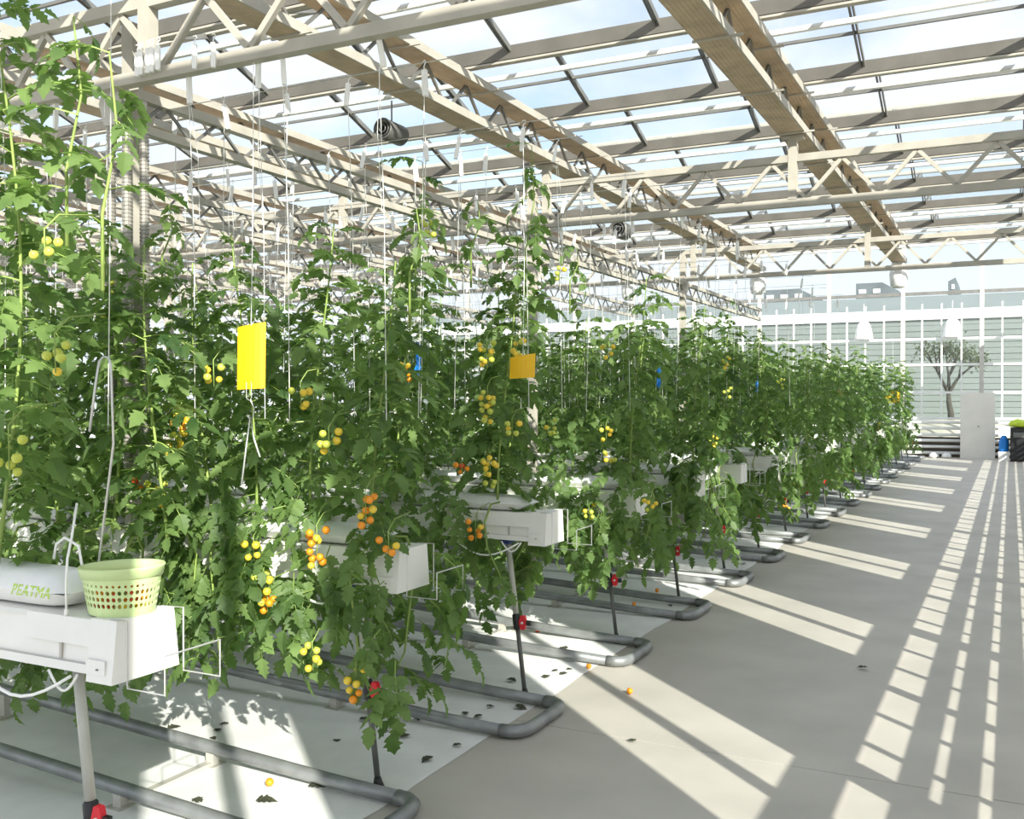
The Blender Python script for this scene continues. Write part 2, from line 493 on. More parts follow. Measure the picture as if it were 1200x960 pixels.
# ------------------------------------------------------------------ brown double girders running along the aisle
GY0, GY1 = 0.6, 17.2
ZL, ZU = 4.05, 4.36
def girder(x, full, label):
    t = thing('brown_girder', label, 'girder', (x, GY0, ZL), 'brown double girders')
    L = GY1 - GY0
    W = 0.105
    def beam(z0): return MB().prism([(-W, z0), (W, z0), (W, z0 + 0.05), (W - 0.012, z0 + 0.05), (W - 0.012, z0 + 0.014), (-W + 0.012, z0 + 0.014), (-W + 0.012, z0 + 0.05), (-W, z0 + 0.05)], 'y', 0, L)
    lo = beam(0).build('lower_beam', M['girder'], t)
    up = beam(ZU - ZL).build('upper_beam', M['girder'], t)
    for par, z in ((lo, 0.0), (up, ZU - ZL)):
        MB().box(W, W + 0.014, 0, L, z - 0.006, z + 0.056).build('edge_rail', M['cream_steel'], par)
        for j in range(int(L / 1.2)):
            yj = 0.5 + 1.2 * j
            if full:
                MB().box(-W - 0.01, W + 0.09, yj, yj + 0.018, z - 0.016, z - 0.002).build('joint_rod', M['cream_steel'], par)
    if full:
        bms = []
        for s in (0, 1):
            b = MB(); b.bar((0, 0, 0.04 if s == 0 else ZU - ZL), (0, 0.3, ZU - ZL if s == 0 else 0.04), 0.02, 0.02); bms.append(b.mesh('brace', M['dark_steel']))
        for j in range(int(L / 0.3)):
            put('brace', bms[j % 2], t, (0, 0.3 * j, 0))
    else:
        b = MB()
        for j in range(int(L / 0.3)):
            z = (0.04, ZU - ZL) if j % 2 == 0 else (ZU - ZL, 0.04)
            b.bar((0, 0.3 * j, z[0]), (0, 0.3 * j + 0.3, z[1]), 0.02, 0.02)
        tag(b.build('brace_lattice', M['dark_steel'], t), kind='stuff')
    # cloth bundle at the far end
    b = MB().lathe([(0.07, -0.42), (0.13, -0.38), (0.145, -0.2), (0.12, -0.05), (0.10, 0.02)], 10, (0, L - 0.1, 0))
    b.build('cloth_bundle', M['bag'], t, True)
    return t
for i, x in enumerate(GX):
    girder(x, i < 2, ['brown double girder above the edge of the concrete aisle', 'brown double girder above the first line of columns'][i] if i < 2
           else 'brown double girder, %s one counted from the concrete aisle' % ORD[i + 1])
# lower grey lattice beams tied to the column lines
def lattice_beam(x, zt, zb, label):
    t = thing('lattice_beam', label, 'beam', (x, 3.64, zb), 'grey lattice beams along the columns')
    L = 14.3
    MB().box(-0.03, 0.03, 0.05, L, zt - zb - 0.05, zt - zb).build('top_chord', M['cream_steel'], t)
    MB().box(-0.03, 0.03, 0.05, L, 0, 0.045).build('bottom_chord', M['cream_steel'], t)
    b = MB(); n = int(L / 0.2)
    for j in range(n):
        z = (0.03, zt - zb - 0.03) if j % 2 == 0 else (zt - zb - 0.03, 0.03)
        b.bar((0, 0.05 + 0.2 * j, z[0]), (0, 0.25 + 0.2 * j, z[1]), 0.014, 0.016)
    tag(b.build('lattice', M['dark_steel'], t), kind='stuff')
lattice_beam(-4.06 + 0.0, 3.46, 3.24, 'slim lattice beam tied to the first line of columns')
lattice_beam(-6.4, 3.62, 3.38, 'slim lattice beam between the first and second column lines')
lattice_beam(-8.75, 3.46, 3.24, 'slim lattice beam tied to the second line of columns')
lattice_beam(-11.2, 3.62, 3.38, 'slim lattice beam between the second and third column lines')
lattice_beam(-13.4, 3.46, 3.24, 'slim lattice beam tied to the third line of columns')

# ------------------------------------------------------------------ far glass wall with its pipes
wall = struct('wall_far', (0, YW, 0))
HX = [-0.81 - 2.24 * k for k in range(-1, 11)]
rails = [1.20, 2.00, 2.86, 3.66, 5.08]
post_me = MB().box(-0.06, 0.06, -0.05, 0.05, 0.0, 7.4).mesh('mullion_post', M['steel'])
for x in HX: put('mullion_post', post_me, wall, (x, 0, 0))
XA, XZ = HX[-1], HX[0]
for z in rails:
    dark = z > 5
    MB().box(XA, XZ, -0.03, 0.03, z - (0.05 if dark else 0.035), z + (0.05 if dark else 0.035)).build('wall_rail', M['dark_steel'] if dark else M['alu'], wall)
MB().box(XA, XZ, -0.04, 0.04, 7.4, 7.5).build('wall_rail', M['steel'], wall)
thin_me = MB().box(-0.022, 0.022, -0.022, 0.022, 1.2, 4.75).mesh('mullion', M['alu'])
rest = MB()
for x in HX[:-1]:
    for j in (1, 2, 3):
        xx = x - 0.56 * j
        if xx > -8: put('mullion', thin_me, wall, (xx, 0, 0))
        else: rest.box(xx - 0.022, xx + 0.022, -0.022, 0.022, 1.2, 4.75)
tag(rest.build('mullion_remainder', M['alu'], wall), kind='stuff')
rest = MB()
pcache = {}
for x in HX[:-1]:
    for j in range(4):
        xl = x - 0.56 * (j + 1)
        for z0, z1 in zip(rails[:-1], rails[1:]):
            if xl > -8:
                key = (z0, z1)
                if key not in pcache:
                    pcache[key] = MB().box(0.02, 0.54, -0.004, 0.004, z0 + 0.03, z1 - 0.03).mesh('pane', M['wall_glass'])
                put('pane', pcache[key], wall, (xl, 0.01, 0))
            else:
                rest.box(xl + 0.02, xl + 0.54, 0.006, 0.014, z0 + 0.03, z1 - 0.03)
    MB().box(x - 2.18, x - 0.06, 0.006, 0.014, 5.13, 7.4).build('pane', M['wall_glass'], wall)
tag(rest.build('pane_remainder', M['wall_glass'], wall), kind='stuff')
MB().box(XA, XZ, 0.05, 0.16, 0, 0.62).build('wall_base', M['wood_dark'], wall)
MB().box(XA, XZ, 0.0, 0.06, 0.62, 1.17).build('kick_panel', M['wall_glass'], wall)
for i, z in enumerate((0.14, 0.33, 0.52, 0.70, 0.90, 1.08)):
    t = MB().tube([(-10.0, 0, 0), (0.7, 0, 0)], 0.045, 8).build('heating_pipe', M['alu'], None, True)
    t.location = (0, YW - 0.13, z)
    tag(t, 'white heating pipe along the far glass wall, %s up from the floor' % ORD[i + 1], 'pipe', 'heating pipes on the far wall')
# right wall beside the aisle: solid panels with tall twin windows, heating pipes along the bottom
wr = struct('wall_right', (XWALL, 0, 0))
WP, W0, WW = 3.30, -0.86, 1.14
MB().box(0, 0.08, -3.0, YW, 1.09, 1.25).build('sill_beam', M['cream_steel'], wr)
MB().box(0, 0.08, -3.0, YW, 4.42, 4.52).build('head_beam', M['cream_steel'], wr)
wn_ = int((YW + 3) / WP) + 1
for i in range(-1, wn_):
    y0 = W0 + WP * i
    ya = max(-3.0, y0 - (WP - WW)); 
    yb = y0 - 0.20
    if yb > ya and ya < YW: MB().box(0, 0.08, ya, min(yb, YW), 1.25, 4.42).build('wall_panel', M['board'], wr)
    if y0 < -2.9 or y0 + WW > YW: continue
    MB().box(0, 0.08, y0 - 0.165, y0, 1.25, 4.42).build('window_frame', M['alu'], wr)
    MB().box(0.01, 0.07, y0 + WW / 2 - 0.035, y0 + WW / 2 + 0.035, 1.25, 4.42).build('window_mullion', M['alu'], wr)
    for ya in (y0, y0 + WW / 2 + 0.035): MB().box(0.03, 0.038, ya, ya + WW / 2 - 0.035, 1.25, 4.42).build('pane', M['wall_glass'], wr)
yy_ = -3.0
j = 0
while yy_ < YW:
    wd = 0.24 if j % 6 == 0 else 0.10 if j % 6 == 3 else 0.035
    MB().box(0.05, 0.09, yy_, yy_ + wd, 0, 1.09).build('lower_mullion', M['alu'], wr)
    yy_ += 0.55; j += 1
MB().box(0.10, 0.108, -3.0, YW, 0.0, 1.09).build('lower_pane', M['wall_glass'], wr)
for i, z in enumerate((0.05, 0.185, 0.335, 0.485, 0.635, 0.785)):
    o = MB().tube([(0, -2.9, 0), (0, YW - 0.1, 0)], 0.047, 8).build('heating_pipe', M['alu'], None, True)
    o.location = (XWALL - 0.06, 0, z)
    tag(o, 'white heating pipe along the right wall, %s up from the floor' % ORD[i + 1], 'pipe', 'heating pipes on the right wall')
# left glass wall far beyond the rows
wleft = struct('wall_left', (-25.6, 0, 0))
for i in range(12): MB().box(-0.05, 0.05, 3.0 * i - 0.05, 3.0 * i + 0.05, 0, 4.6).build('mullion_post', M['steel'], wleft)
for z in (0.6, 1.6, 2.6, 3.6, 4.55): MB().box(-0.03, 0.03, 0, YW, z - 0.03, z + 0.03).build('wall_rail', M['alu'], wleft)
for i in range(11): MB().box(-0.004, 0.004, 3.0 * i + 0.05, 3.0 * i + 2.95, 0.0, 4.55).build('pane', M['wall_glass'], wleft)

# ------------------------------------------------------------------ troughs, posts, pipe rails per row
def trough_proto():
    r = thing('growing_trough', 'x', 'trough')
    L = 13.5
    # channel
    MB().prism([(-0.115, 0.03), (-0.10, 0.0), (0.10, 0.0), (0.115, 0.03), (0.105, 0.155), (0.085, 0.155), (0.095, 0.03), (-0.095, 0.03), (-0.085, 0.155), (-0.105, 0.155)], 'x', -L, -0.02).build('channel', M['white'], r)
    MB().prism([(-0.118, 0.155), (0.118, 0.155), (0.108, 0.168), (-0.108, 0.168)], 'x', -L, -0.02).build('top_plate', M['white'], r)
    MB().prism([(-0.135, 0.0), (-0.1, -0.004), (-0.1, 0.016), (-0.132, 0.028)], 'x', -L, -0.10).build('bottom_lip', M['white'], r)
    MB().prism([(-0.128, 0.085), (-0.108, 0.085), (-0.102, 0.166), (-0.116, 0.168)], 'x', -0.42, -0.11).build('front_plate', M['white'], r)
    MB().box(-0.26, -0.25, -0.122, -0.112, 0.03, 0.086).build('clip', M['steel'], r)
    ec = MB()
    ec.prism([(-0.14, -0.022), (0.14, -0.022), (0.118, 0.174), (-0.118, 0.174)], 'x', -0.115, 0.0)
    cap = ec.build('end_cap', M['white'], r)
    MB().box(-0.112, -0.03, -0.142, -0.136, 0.004, 0.05).build('cap_tab', M['white'], cap)
    MB().lathe([(0.005, 0), (0.005, 0.004)], 8, (-0.06, -0.143, 0.02)).build('cap_screw', M['dark_steel'], cap)
    # wire tray holder in front of the end
    pts = [(-0.05, -0.10, 0.176), (0.03, -0.105, 0.176), (0.03, -0.105, -0.035), (0.19, -0.105, -0.035), (0.19, -0.105, 0.085), (0.19, 0.13, 0.085),
           (0.19, 0.13, -0.035), (0.03, 0.13, -0.035), (0.03, 0.13, 0.176), (-0.05, 0.11, 0.176)]
    MB().tube(pts, 0.0032, 5).build('wire_holder', M['wire'], r)
    a = [(-0.62 + 0.05 * i, -0.16 - 0.02 * math.sin(i * 0.4), -0.01 - 0.085 * math.sin(math.pi * i / 9)) for i in range(10)]
    MB().tube(a, 0.0055, 6).build('drip_tube', M['hook'], r, True)
    a = [(-0.30 + 0.015 * i, -0.13, -0.01 - 0.06 * math.sin(math.pi * i / 9)) for i in range(10)]
    MB().tube(a, 0.0045, 6).build('drip_tube', M['hook'], r, True)
    return r
def post_proto():
    r = thing('support_post', 'x', 'post')
    b, tp = Vector((0, 0, 0)), Vector((-0.125, 0, 0.985))
    def P(z): return b.lerp(tp, z / 0.985)
    MB().tube([P(0.45), P(0.955)], 0.0185, 10).build('sleeve', M['post'], r, True)
    MB().tube([P(0.01), P(0.47)], 0.0145, 8).build('lower_rod', M['post_dark'], r, True)
    MB().tube([P(0.0), P(0.05)], [0.03, 0.016], 8).build('foot', M['black'], r, True)
    MB().tube([P(0.945), P(0.96), P(0.985)], [0.022, 0.045, 0.05], 10).build('clamp', M['blue'], r)
    v = MB().tube([P(0.415), P(0.425), P(0.505), P(0.515)], [0.018, 0.026, 0.026, 0.018], 10).build('valve', M['black'], r, True)
    c = P(0.465) + Vector((0.0, -0.045, 0))
    c = P(0.465) + Vector((0.048, -0.01, 0))
    h = MB()
    prof = [(0.012 + 0.012 * abs(math.cos(a * math.pi / 8 * 2)), a) for a in range(16)]
    poly = []
    for i in range(20):
        a = 2 * math.pi * i / 20
        rr = 1.0 - 0.16 * (math.sin(3 * a) ** 2)
        poly.append((0.026 * rr * math.cos(a), 0.05 * rr * math.sin(a)))
    h.prism([(c.x + p[0], c.z + p[1]) for p in poly], 'y', c.y - 0.012, c.y + 0.012)
    hd = h.build('handle', M['red'], v)
    MB().box(0.015, 0.04, -0.02, 0.0, 0.45, 0.48).build('stub', M['black'], v)
    MB().tube([(c.x, c.y - 0.018, c.z), (c.x, c.y - 0.01, c.z)], 0.008, 8).build('handle_screw', M['alu'], v)
    return r
def loop_proto():
    r = thing('pipe_rail', 'x', 'rail')
    R, Z1, Z0 = 0.033, 0.225, 0.04
    W = 0.58
    def pth(y, sgn):
        return [(-13.5, y, Z1), (-4.2, y, Z1), (-3.8, y, Z1 - 0.012), (-0.5, y, Z0 + 0.012), (-0.12, y, Z0)]
    MB().tube(pth(0, 1), R, 10).build('rail_pipe', M['pipe'], r, True)
    MB().tube(pth(W, 1), R, 10).build('rail_pipe', M['pipe'], r, True)
    e = [(-0.13, 0, Z0), (-0.07, 0.005, Z0), (-0.025, 0.035, Z0), (-0.005, 0.09, Z0), (0, 0.16, Z0), (0, W - 0.16, Z0), (-0.005, W - 0.09, Z0), (-0.025, W - 0.035, Z0), (-0.07, W - 0.005, Z0), (-0.13, W, Z0)]
    MB().tube(e, R + 0.004, 10).build('end_bend', M['pipe'], r, True)
    for x in (-1.25, -2.85, -4.45, -6.05):
        s = MB()
        for y in (0, W):
            s.box(x - 0.025, x + 0.025, y - 0.02, y + 0.02, 0, min(Z1, Z0 + (Z1 - Z0) * (-x - 0.12) / 3.95) - R + 0.008)
            s.box(x - 0.05, x + 0.05, y - 0.05, y + 0.05, 0, 0.008)
        s.box(x - 0.02, x + 0.02, 0, W, 0.008, 0.022)
        s.build('stand', M['steel'], r)
    return r
RLAB = ['the basket row'] + ['the %s row past the basket' % ORD[k] for k in range(1, NROW + 2)]
tp, pp, lp = trough_proto(), post_proto(), loop_proto()
TZ = 0.992
for k in range(NROW + 1):
    y = rowy(k)
    if k < NROW - 1:
        o = tp if k == 0 else copy_tree(tp)
        o.location = (-2.49, y, TZ)
        tag(o, 'white growing trough with boxed end in ' + RLAB[k], 'trough', 'white growing troughs')
    o = pp if k == 0 else copy_tree(pp)
    o.location = (-2.69, y, 0.0)
    tag(o, 'grey leaning post with red valve ending ' + RLAB[k], 'post', 'leaning trough posts')
    o = lp if k == 0 else copy_tree(lp)
    o.location = (-2.36, y - 0.72, 0)
    tag(o, 'grey U-ended pipe rail lying just before ' + RLAB[k], 'rail', 'pipe rails between rows')
# an extra loop in front of the first row stays outside the frame; crop wires above each row
wire_me = MB().tube([(-13.4, 0, 0), (0, 0, 0)], 0.0026, 4).mesh('crop_wire', M['wire'])
ZW = 3.50
for k in range(0, 10):
    for s in (-1, 1):
        o = put('crop_wire', wire_me, None, (-2.4, rowy(k) + 0.22 * s, ZW))
        tag(o, 'thin %s crop wire high above %s' % ('near' if s < 0 else 'far', RLAB[k]), 'wire', 'crop wires')

# ------------------------------------------------------------------ grow bags on the troughs
def pillow(L, W, H, seed, nx=16, ny=8):
    b = MB(); rnd = random.Random(seed)
    q = []
    for side in (1, -1):
        for i in range(nx + 1):
            for j in range(ny + 1):
                u, v = i / nx * 2 - 1, j / ny * 2 - 1
                e = (max(0, 1 - abs(u) ** 8)) ** 0.5 * (max(0, 1 - abs(v) ** 3)) ** 0.5
                w = 0.12 * noise.noise(Vector((u * 5 + seed, v * 2.5, 1.7))) + 0.07 * noise.noise(Vector((u * 14 + seed, v * 4, 7)))
                z = (H * (0.5 + 0.5 * e * (1 + w))) if side > 0 else H * 0.5 * (1 - e)
                q.append((u * L / 2, v * W / 2, z))
    n = (nx + 1) * (ny + 1)
    fs = []
    for i in range(nx):
        for j in range(ny):
            a = i * (ny + 1) + j
            fs.append((a, a + ny + 1, a + ny + 2, a + 1))
            fs.append((n + a, n + a + 1, n + a + ny + 2, n + a + ny + 1))
    b.add(q, fs)
    return b
bag_mes = [pillow(0.95, 0.215, 0.095, s).mesh('grow_bag', M['bag'], True) for s in range(3)]
BZ = TZ + 0.169
for k in range(NROW - 1):
    for i in range(4 if k < 6 else 2):
        x = (-3.22 if k == 0 else -3.12) - 1.02 * i
        o = put('grow_bag', bag_mes[(k + i) % 3], None, (x, rowy(k), BZ))
        if k == 0 and i == 0:
            o.data = pillow(0.95, 0.215, 0.125, 0).mesh('grow_bag', M['bag'], True)
            fc = bpy.data.curves.new('lettering', 'FONT'); fc.body = 'PEATMA'; fc.size = 0.05; fc.align_x = 'CENTER'; fc.extrude = 0.0008; fc.space_character = 1.05
            tmp = bpy.data.objects.new('tmp', fc); col.objects.link(tmp)
            bpy.context.view_layer.update()
            me = bpy.data.meshes.new_from_object(tmp.evaluated_get(bpy.context.evaluated_depsgraph_get()))
            bpy.data.objects.remove(tmp); me.name = 'lettering'
            me.materials.clear(); me.materials.append(M['letter'])
            # wrap the print on the front of the bag
            for v in me.vertices:
                x_, z_ = v.co.x, v.co.y
                zz = 0.045 + z_
                yy_ = -0.2150 / 2 * (1 - max(0, (zz - 0.03) / 0.095) ** 2 * 0.42) - 0.005 - v.co.z
                v.co = Vector((x_, yy_, zz))
            lt = put('lettering', me, o, (0.315, 0, 0))
            tag(o, 'white film grow bag printed PEATMA beside the green basket', 'grow bag', 'white grow bags')
        else:
            tag(o, 'white film grow bag in %s, %s from the aisle' % (RLAB[k], ORD[i + 1]), 'grow bag', 'white grow bags')

# ------------------------------------------------------------------ green basket with tomatoes
bk = thing('basket', 'pale green oval plastic basket with round holes on the white trough end', 'basket', (-2.60, 2.30, TZ + 0.1745))
NB, H = 40, 0.145
def brad(z): return 0.098 + 0.024 * z / H
def bpt(a, z, dr=0.0): 
    r = brad(z) + dr
    return (r * 1.13 * math.cos(a), r * 0.98 * math.sin(a), z)
sb = MB()
zs = [0.0, 0.024, 0.046, 0.068, 0.090, 0.110, 0.122]
for i in range(NB):
    a0, a1 = 2 * math.pi * i / NB, 2 * math.pi * (i + 1) / NB
    for j in range(len(zs) - 1):
        z0, z1 = zs[j], zs[j + 1]
        if 1 <= j <= 4:
            am, zm = (a0 + a1) / 2, (z0 + z1) / 2
            out = [(a0, z0), (am, z0), (a1, z0), (a1, zm), (a1, z1), (am, z1), (a0, z1), (a0, zm)]
            sc = 0.72 if j < 4 else 0.5
            inn = []
            for q_ in range(8):
                t = -3 * math.pi / 4 + q_ * math.pi / 4
                inn.append((am + math.cos(t) * (a1 - a0) / 2 * sc, zm + math.sin(t) * (z1 - z0) / 2 * sc))
            sb.add([bpt(*p) for p in out] + [bpt(*p) for p in inn], [(q_, (q_ + 1) % 8, 8 + (q_ + 1) % 8, 8 + q_) for q_ in range(8)])
        else:
            sb.add([bpt(a0, z0), bpt(a1, z0), bpt(a1, z1), bpt(a0, z1)], [(0, 1, 2, 3)])
wobj = sb.build('basket_wall', M['basket'], bk)
md = wobj.modifiers.new('thick', 'SOLIDIFY'); md.thickness = 0.003
MB().lathe([(0.001, 0.001), (0.097, 0.001), (0.097, 0.005), (0.001, 0.005)], NB, (0, 0, 0), 1.13, 0.98).build('basket_bottom', M['basket'], bk)
rim = MB()
rp = [(0.115, 0.117), (0.123, 0.119), (0.127, 0.144), (0.130, 0.150), (0.126, 0.154), (0.119, 0.152), (0.114, 0.121)]
q, fs = [], []
for r, z in rp:
    for k in range(NB):
        a = 2 * math.pi * k / NB
        q.append((r * 1.13 * math.cos(a), r * 0.98 * math.sin(a), z + 0.006 * math.cos(a)))
for i in range(len(rp)):
    for k in range(NB):
        j = (i + 1) % len(rp)
        fs.append((i * NB + k, i * NB + (k + 1) % NB, j * NB + (k + 1) % NB, j * NB + k))
rim.add(q, fs).build('basket_rim', M['basket'], bk, True)

# ------------------------------------------------------------------ tomato fruit meshes
def fruit_mesh(mat, name='tomato'):
    b = MB()
    R = 1.0
    b.lathe([(0.12, -0.95), (0.62, -0.78), (0.95, -0.25), (0.97, 0.2), (0.70, 0.72), (0.18, 0.88)], 10)
    return b.mesh(name, mat, True)
FR = {c: fruit_mesh(M['t_' + c]) for c in ('green', 'yellow', 'orange', 'red')}
rnd = random.Random(5)
n = 0
for lay, num in ((0, 9), (1, 8), (2, 6)):
    for i in range(num):
        a = 2 * math.pi * i / num + lay * 0.4
        rr = 0.072 if lay < 2 else 0.05
        cn = rnd.choice(['orange', 'red', 'red', 'orange', 'yellow'])
        o = put('tomato', FR[cn], None,
                (-2.60 + rr * 1.1 * math.cos(a), 2.30 + rr * 0.95 * math.sin(a), TZ + 0.1745 + 0.022 + 0.034 * lay), (rnd.random(), rnd.random(), 0), 0.0185)
        tag(o, 'small %s tomato in the %s layer inside the pale green basket' % (cn, ['bottom', 'middle', 'top'][lay]), 'tomato', 'tomatoes in the basket')

# ------------------------------------------------------------------ tomato plants
def leaflet(b, base, dirv, nrm, l, w, rnd):
    side = nrm.cross(dirv).normalized()
    st = [(0, 0.0), (0.10, 0.30), (0.21, 0.46), (0.28, 0.30), (0.43, 0.50), (0.51, 0.30), (0.66, 0.36), (0.73, 0.20), (1.0, 0.0)]
    curl = rnd.uniform(0.10, 0.32); fold = rnd.uniform(-0.1, 0.35)
    q = []
    for s, h in st:
        c = base + dirv * (l * s) - nrm * (l * curl * s * s)
        if h == 0: q.append([c])
        else:
            hl = h * w * rnd.uniform(0.85, 1.15)
            up = nrm * (hl * fold)
            q.append([c - side * hl + up + dirv * 0.03 * l, c, c + side * hl + up + dirv * 0.03 * l])
    vv, idx = [], []
    for row in q:
        idx.append([len(vv) + i for i in range(len(row))]); vv += row
    fs = []
    for i in range(len(q) - 1):
        A, B = idx[i], idx[i + 1]
        if len(A) == 1: fs += [(A[0], B[1], B[0]), (A[0], B[2], B[1])]
        elif len(B) == 1: fs += [(A[0], A[1], B[0]), (A[1], A[2], B[0])]
        else: fs += [(A[0], A[1], B[1], B[0]), (A[1], A[2], B[2], B[1])]
    b.add(vv, fs, 0)

def leaf_mb(seed):
    rnd = random.Random(seed)
    b = MB()
    L = rnd.uniform(0.24, 0.30); dr = rnd.uniform(0.10, 0.20)
    def P(t): return Vector((L * (t - 0.10 * t * t), 0.02 * math.sin(3 * t + seed), 0.07 * t - dr * t * t))
    def T(t): return (P(t + 0.01) - P(t - 0.01)).normalized()
    b.tube([P(t / 4) for t in range(5)], [0.0038, 0.0032, 0.0026, 0.002, 0.0014], 3, mi=1, cap=False)
    for t, l in ((0.30, 0.082), (0.52, 0.10), (0.76, 0.098)):
        for s in (-1, 1):
            d = T(t); side = Vector((-d.y, d.x, 0)).normalized() * s
            a = rnd.uniform(0.75, 1.15)
            dv = (d * math.cos(a) + side * math.sin(a) + Vector((0, 0, rnd.uniform(-0.45, 0.05)))).normalized()
            nr = Vector((rnd.uniform(-.35, .35), rnd.uniform(-.35, .35), 1)); nr = (nr - dv * nr.dot(dv)).normalized()
            ll = l * rnd.uniform(0.85, 1.2)
            leaflet(b, P(t + rnd.uniform(-0.03, 0.03)), dv, nr, ll, ll * 0.72, rnd)
    for t in (0.42, 0.66):
        for s in (-1, 1):
            d = T(t); side = Vector((-d.y, d.x, 0)).normalized() * s
            dv = (d * 0.5 + side + Vector((0, 0, rnd.uniform(-0.3, 0.2)))).normalized()
            nr = Vector((0, 0, 1)); nr = (nr - dv * nr.dot(dv)).normalized()
            leaflet(b, P(t), dv, nr, 0.045, 0.035, rnd)
    d = T(1.0)
    nr = Vector((rnd.uniform(-.2, .2), rnd.uniform(-.3, .3), 1)); nr = (nr - d * nr.dot(d)).normalized()
    leaflet(b, P(0.97), d, nr, 0.11, 0.085, rnd)
    return b
NL = 7
leaf_mbs = [leaf_mb(11 + s) for s in range(NL)]
leaf_mes = [b.mesh('leaf', [M['leaf'], M['stem']]) for b in leaf_mbs]

def stem_pts(seed, ztop, zlow):
    rnd = random.Random(seed)
    ph = rnd.uniform(0, 6)
    pts = []
    n = 12
    for i in range(n + 1):
        z = 1.19 + (ztop - 1.19) * i / n
        amp = 0.05
        pts.append(Vector((amp * math.sin(2.1 * z + ph), amp * math.cos(1.7 * z + ph), z)))
    return pts
def plant_layout(seed, ztop, zlow, dens=38, front=True):
    """list of (leaf variant, matrix) for one vine; heights are above the floor, x/y from the vine's foot"""
    rnd = random.Random(seed * 7 + 3)
    out = []
    sp = stem_pts(seed, ztop, zlow)
    z = zlow
    a = rnd.uniform(0, 6.28)
    while z < ztop - 0.02:
        if z >= 1.2:
            t = (z - 1.19) / (ztop - 1.19) * (len(sp) - 1)
            i = min(int(t), len(sp) - 2); base = sp[i].lerp(sp[i + 1], t - i)
            p_lo, p_hi = -0.45, 0.30
        else:
            base = Vector((rnd.uniform(-0.22, 0.22), (-1 if rnd.random() < 0.6 else 1) * rnd.uniform(0.13, 0.22), z)) if front else Vector((rnd.uniform(-0.12, 0.12), rnd.uniform(0.13, 0.2), z))
            p_lo, p_hi = 0.1, 1.0
        top = max(0.0, min(1.0, (ztop - z) / 0.45))
        sc = (0.55 + 0.45 * top) * rnd.uniform(0.66, 1.08)
        pitch = rnd.uniform(p_lo, p_hi) - 0.25 * (1 - top)
        if z < 1.2 and not front:
            yaw = rnd.uniform(0.2, 2.9)
        elif z < 1.2:
            yaw = (math.atan2(base.y, base.x * 0.3)) + rnd.uniform(-0.9, 0.9)
        else:
            yaw = a
        out.append((rnd.randrange(NL), base.copy(), (rnd.uniform(-0.5, 0.5), pitch, yaw), sc))
        a += 2.4 + rnd.uniform(-0.4, 0.4)
        z += (1.0 / dens) * rnd.uniform(0.7, 1.3) * (1.0 if z > 1.25 else 0.85)
    return out
def joined_foliage(lay):
    b = MB()
    for v, base, rot, sc in lay:
        mt = Matrix.Translation(base) @ Euler(rot, 'XYZ').to_matrix().to_4x4() @ Matrix.Scale(sc, 4)
        src = leaf_mbs[v]
        o = len(b.v)
        b.v += [tuple(mt @ Vector(p)) for p in src.v]
        b.f += [tuple(i + o for i in f) for f in src.f]
        b.m += src.m
    return b
def stem_mb(seed, ztop, zlow):
    sp = stem_pts(seed, ztop, zlow)
    b = MB().tube(sp, [0.0085 - 0.005 * i / (len(sp) - 1) for i in range(len(sp))], 6)
    rnd = random.Random(seed)
    for s in (-1, 1):   # the older stem that was lowered and hangs beside the trough
        pts = [Vector((0.02 * s, 0.03 * s, 1.22)), Vector((0.05 * s, 0.12 * s, 1.21)), Vector((0.07 * s, 0.165 * s, 1.10)), Vector((0.05 * s, 0.17 * s, 0.95)),
               Vector((0.0, 0.18 * s, zlow + 0.12)), Vector((-0.05 * s, 0.17 * s, zlow + 0.02))]
        b.tube(pts, [0.006, 0.007, 0.007, 0.006, 0.005, 0.003], 5)
    return b
PROTO = []
for s in range(7):
    zt = 2.50 + 0.045 * s + (0.12 if s == 3 else 0)
    zl = 0.52 + 0.07 * (s % 4)
    lay = plant_layout(s, zt, zl)
    PROTO.append(dict(seed=s, zt=zt, zl=zl, lay=lay, stem=stem_mb(s, zt, zl).mesh('stem', M['stem'], True), fol=joined_foliage(lay).mesh('foliage', [M['leaf'], M['stem']])))

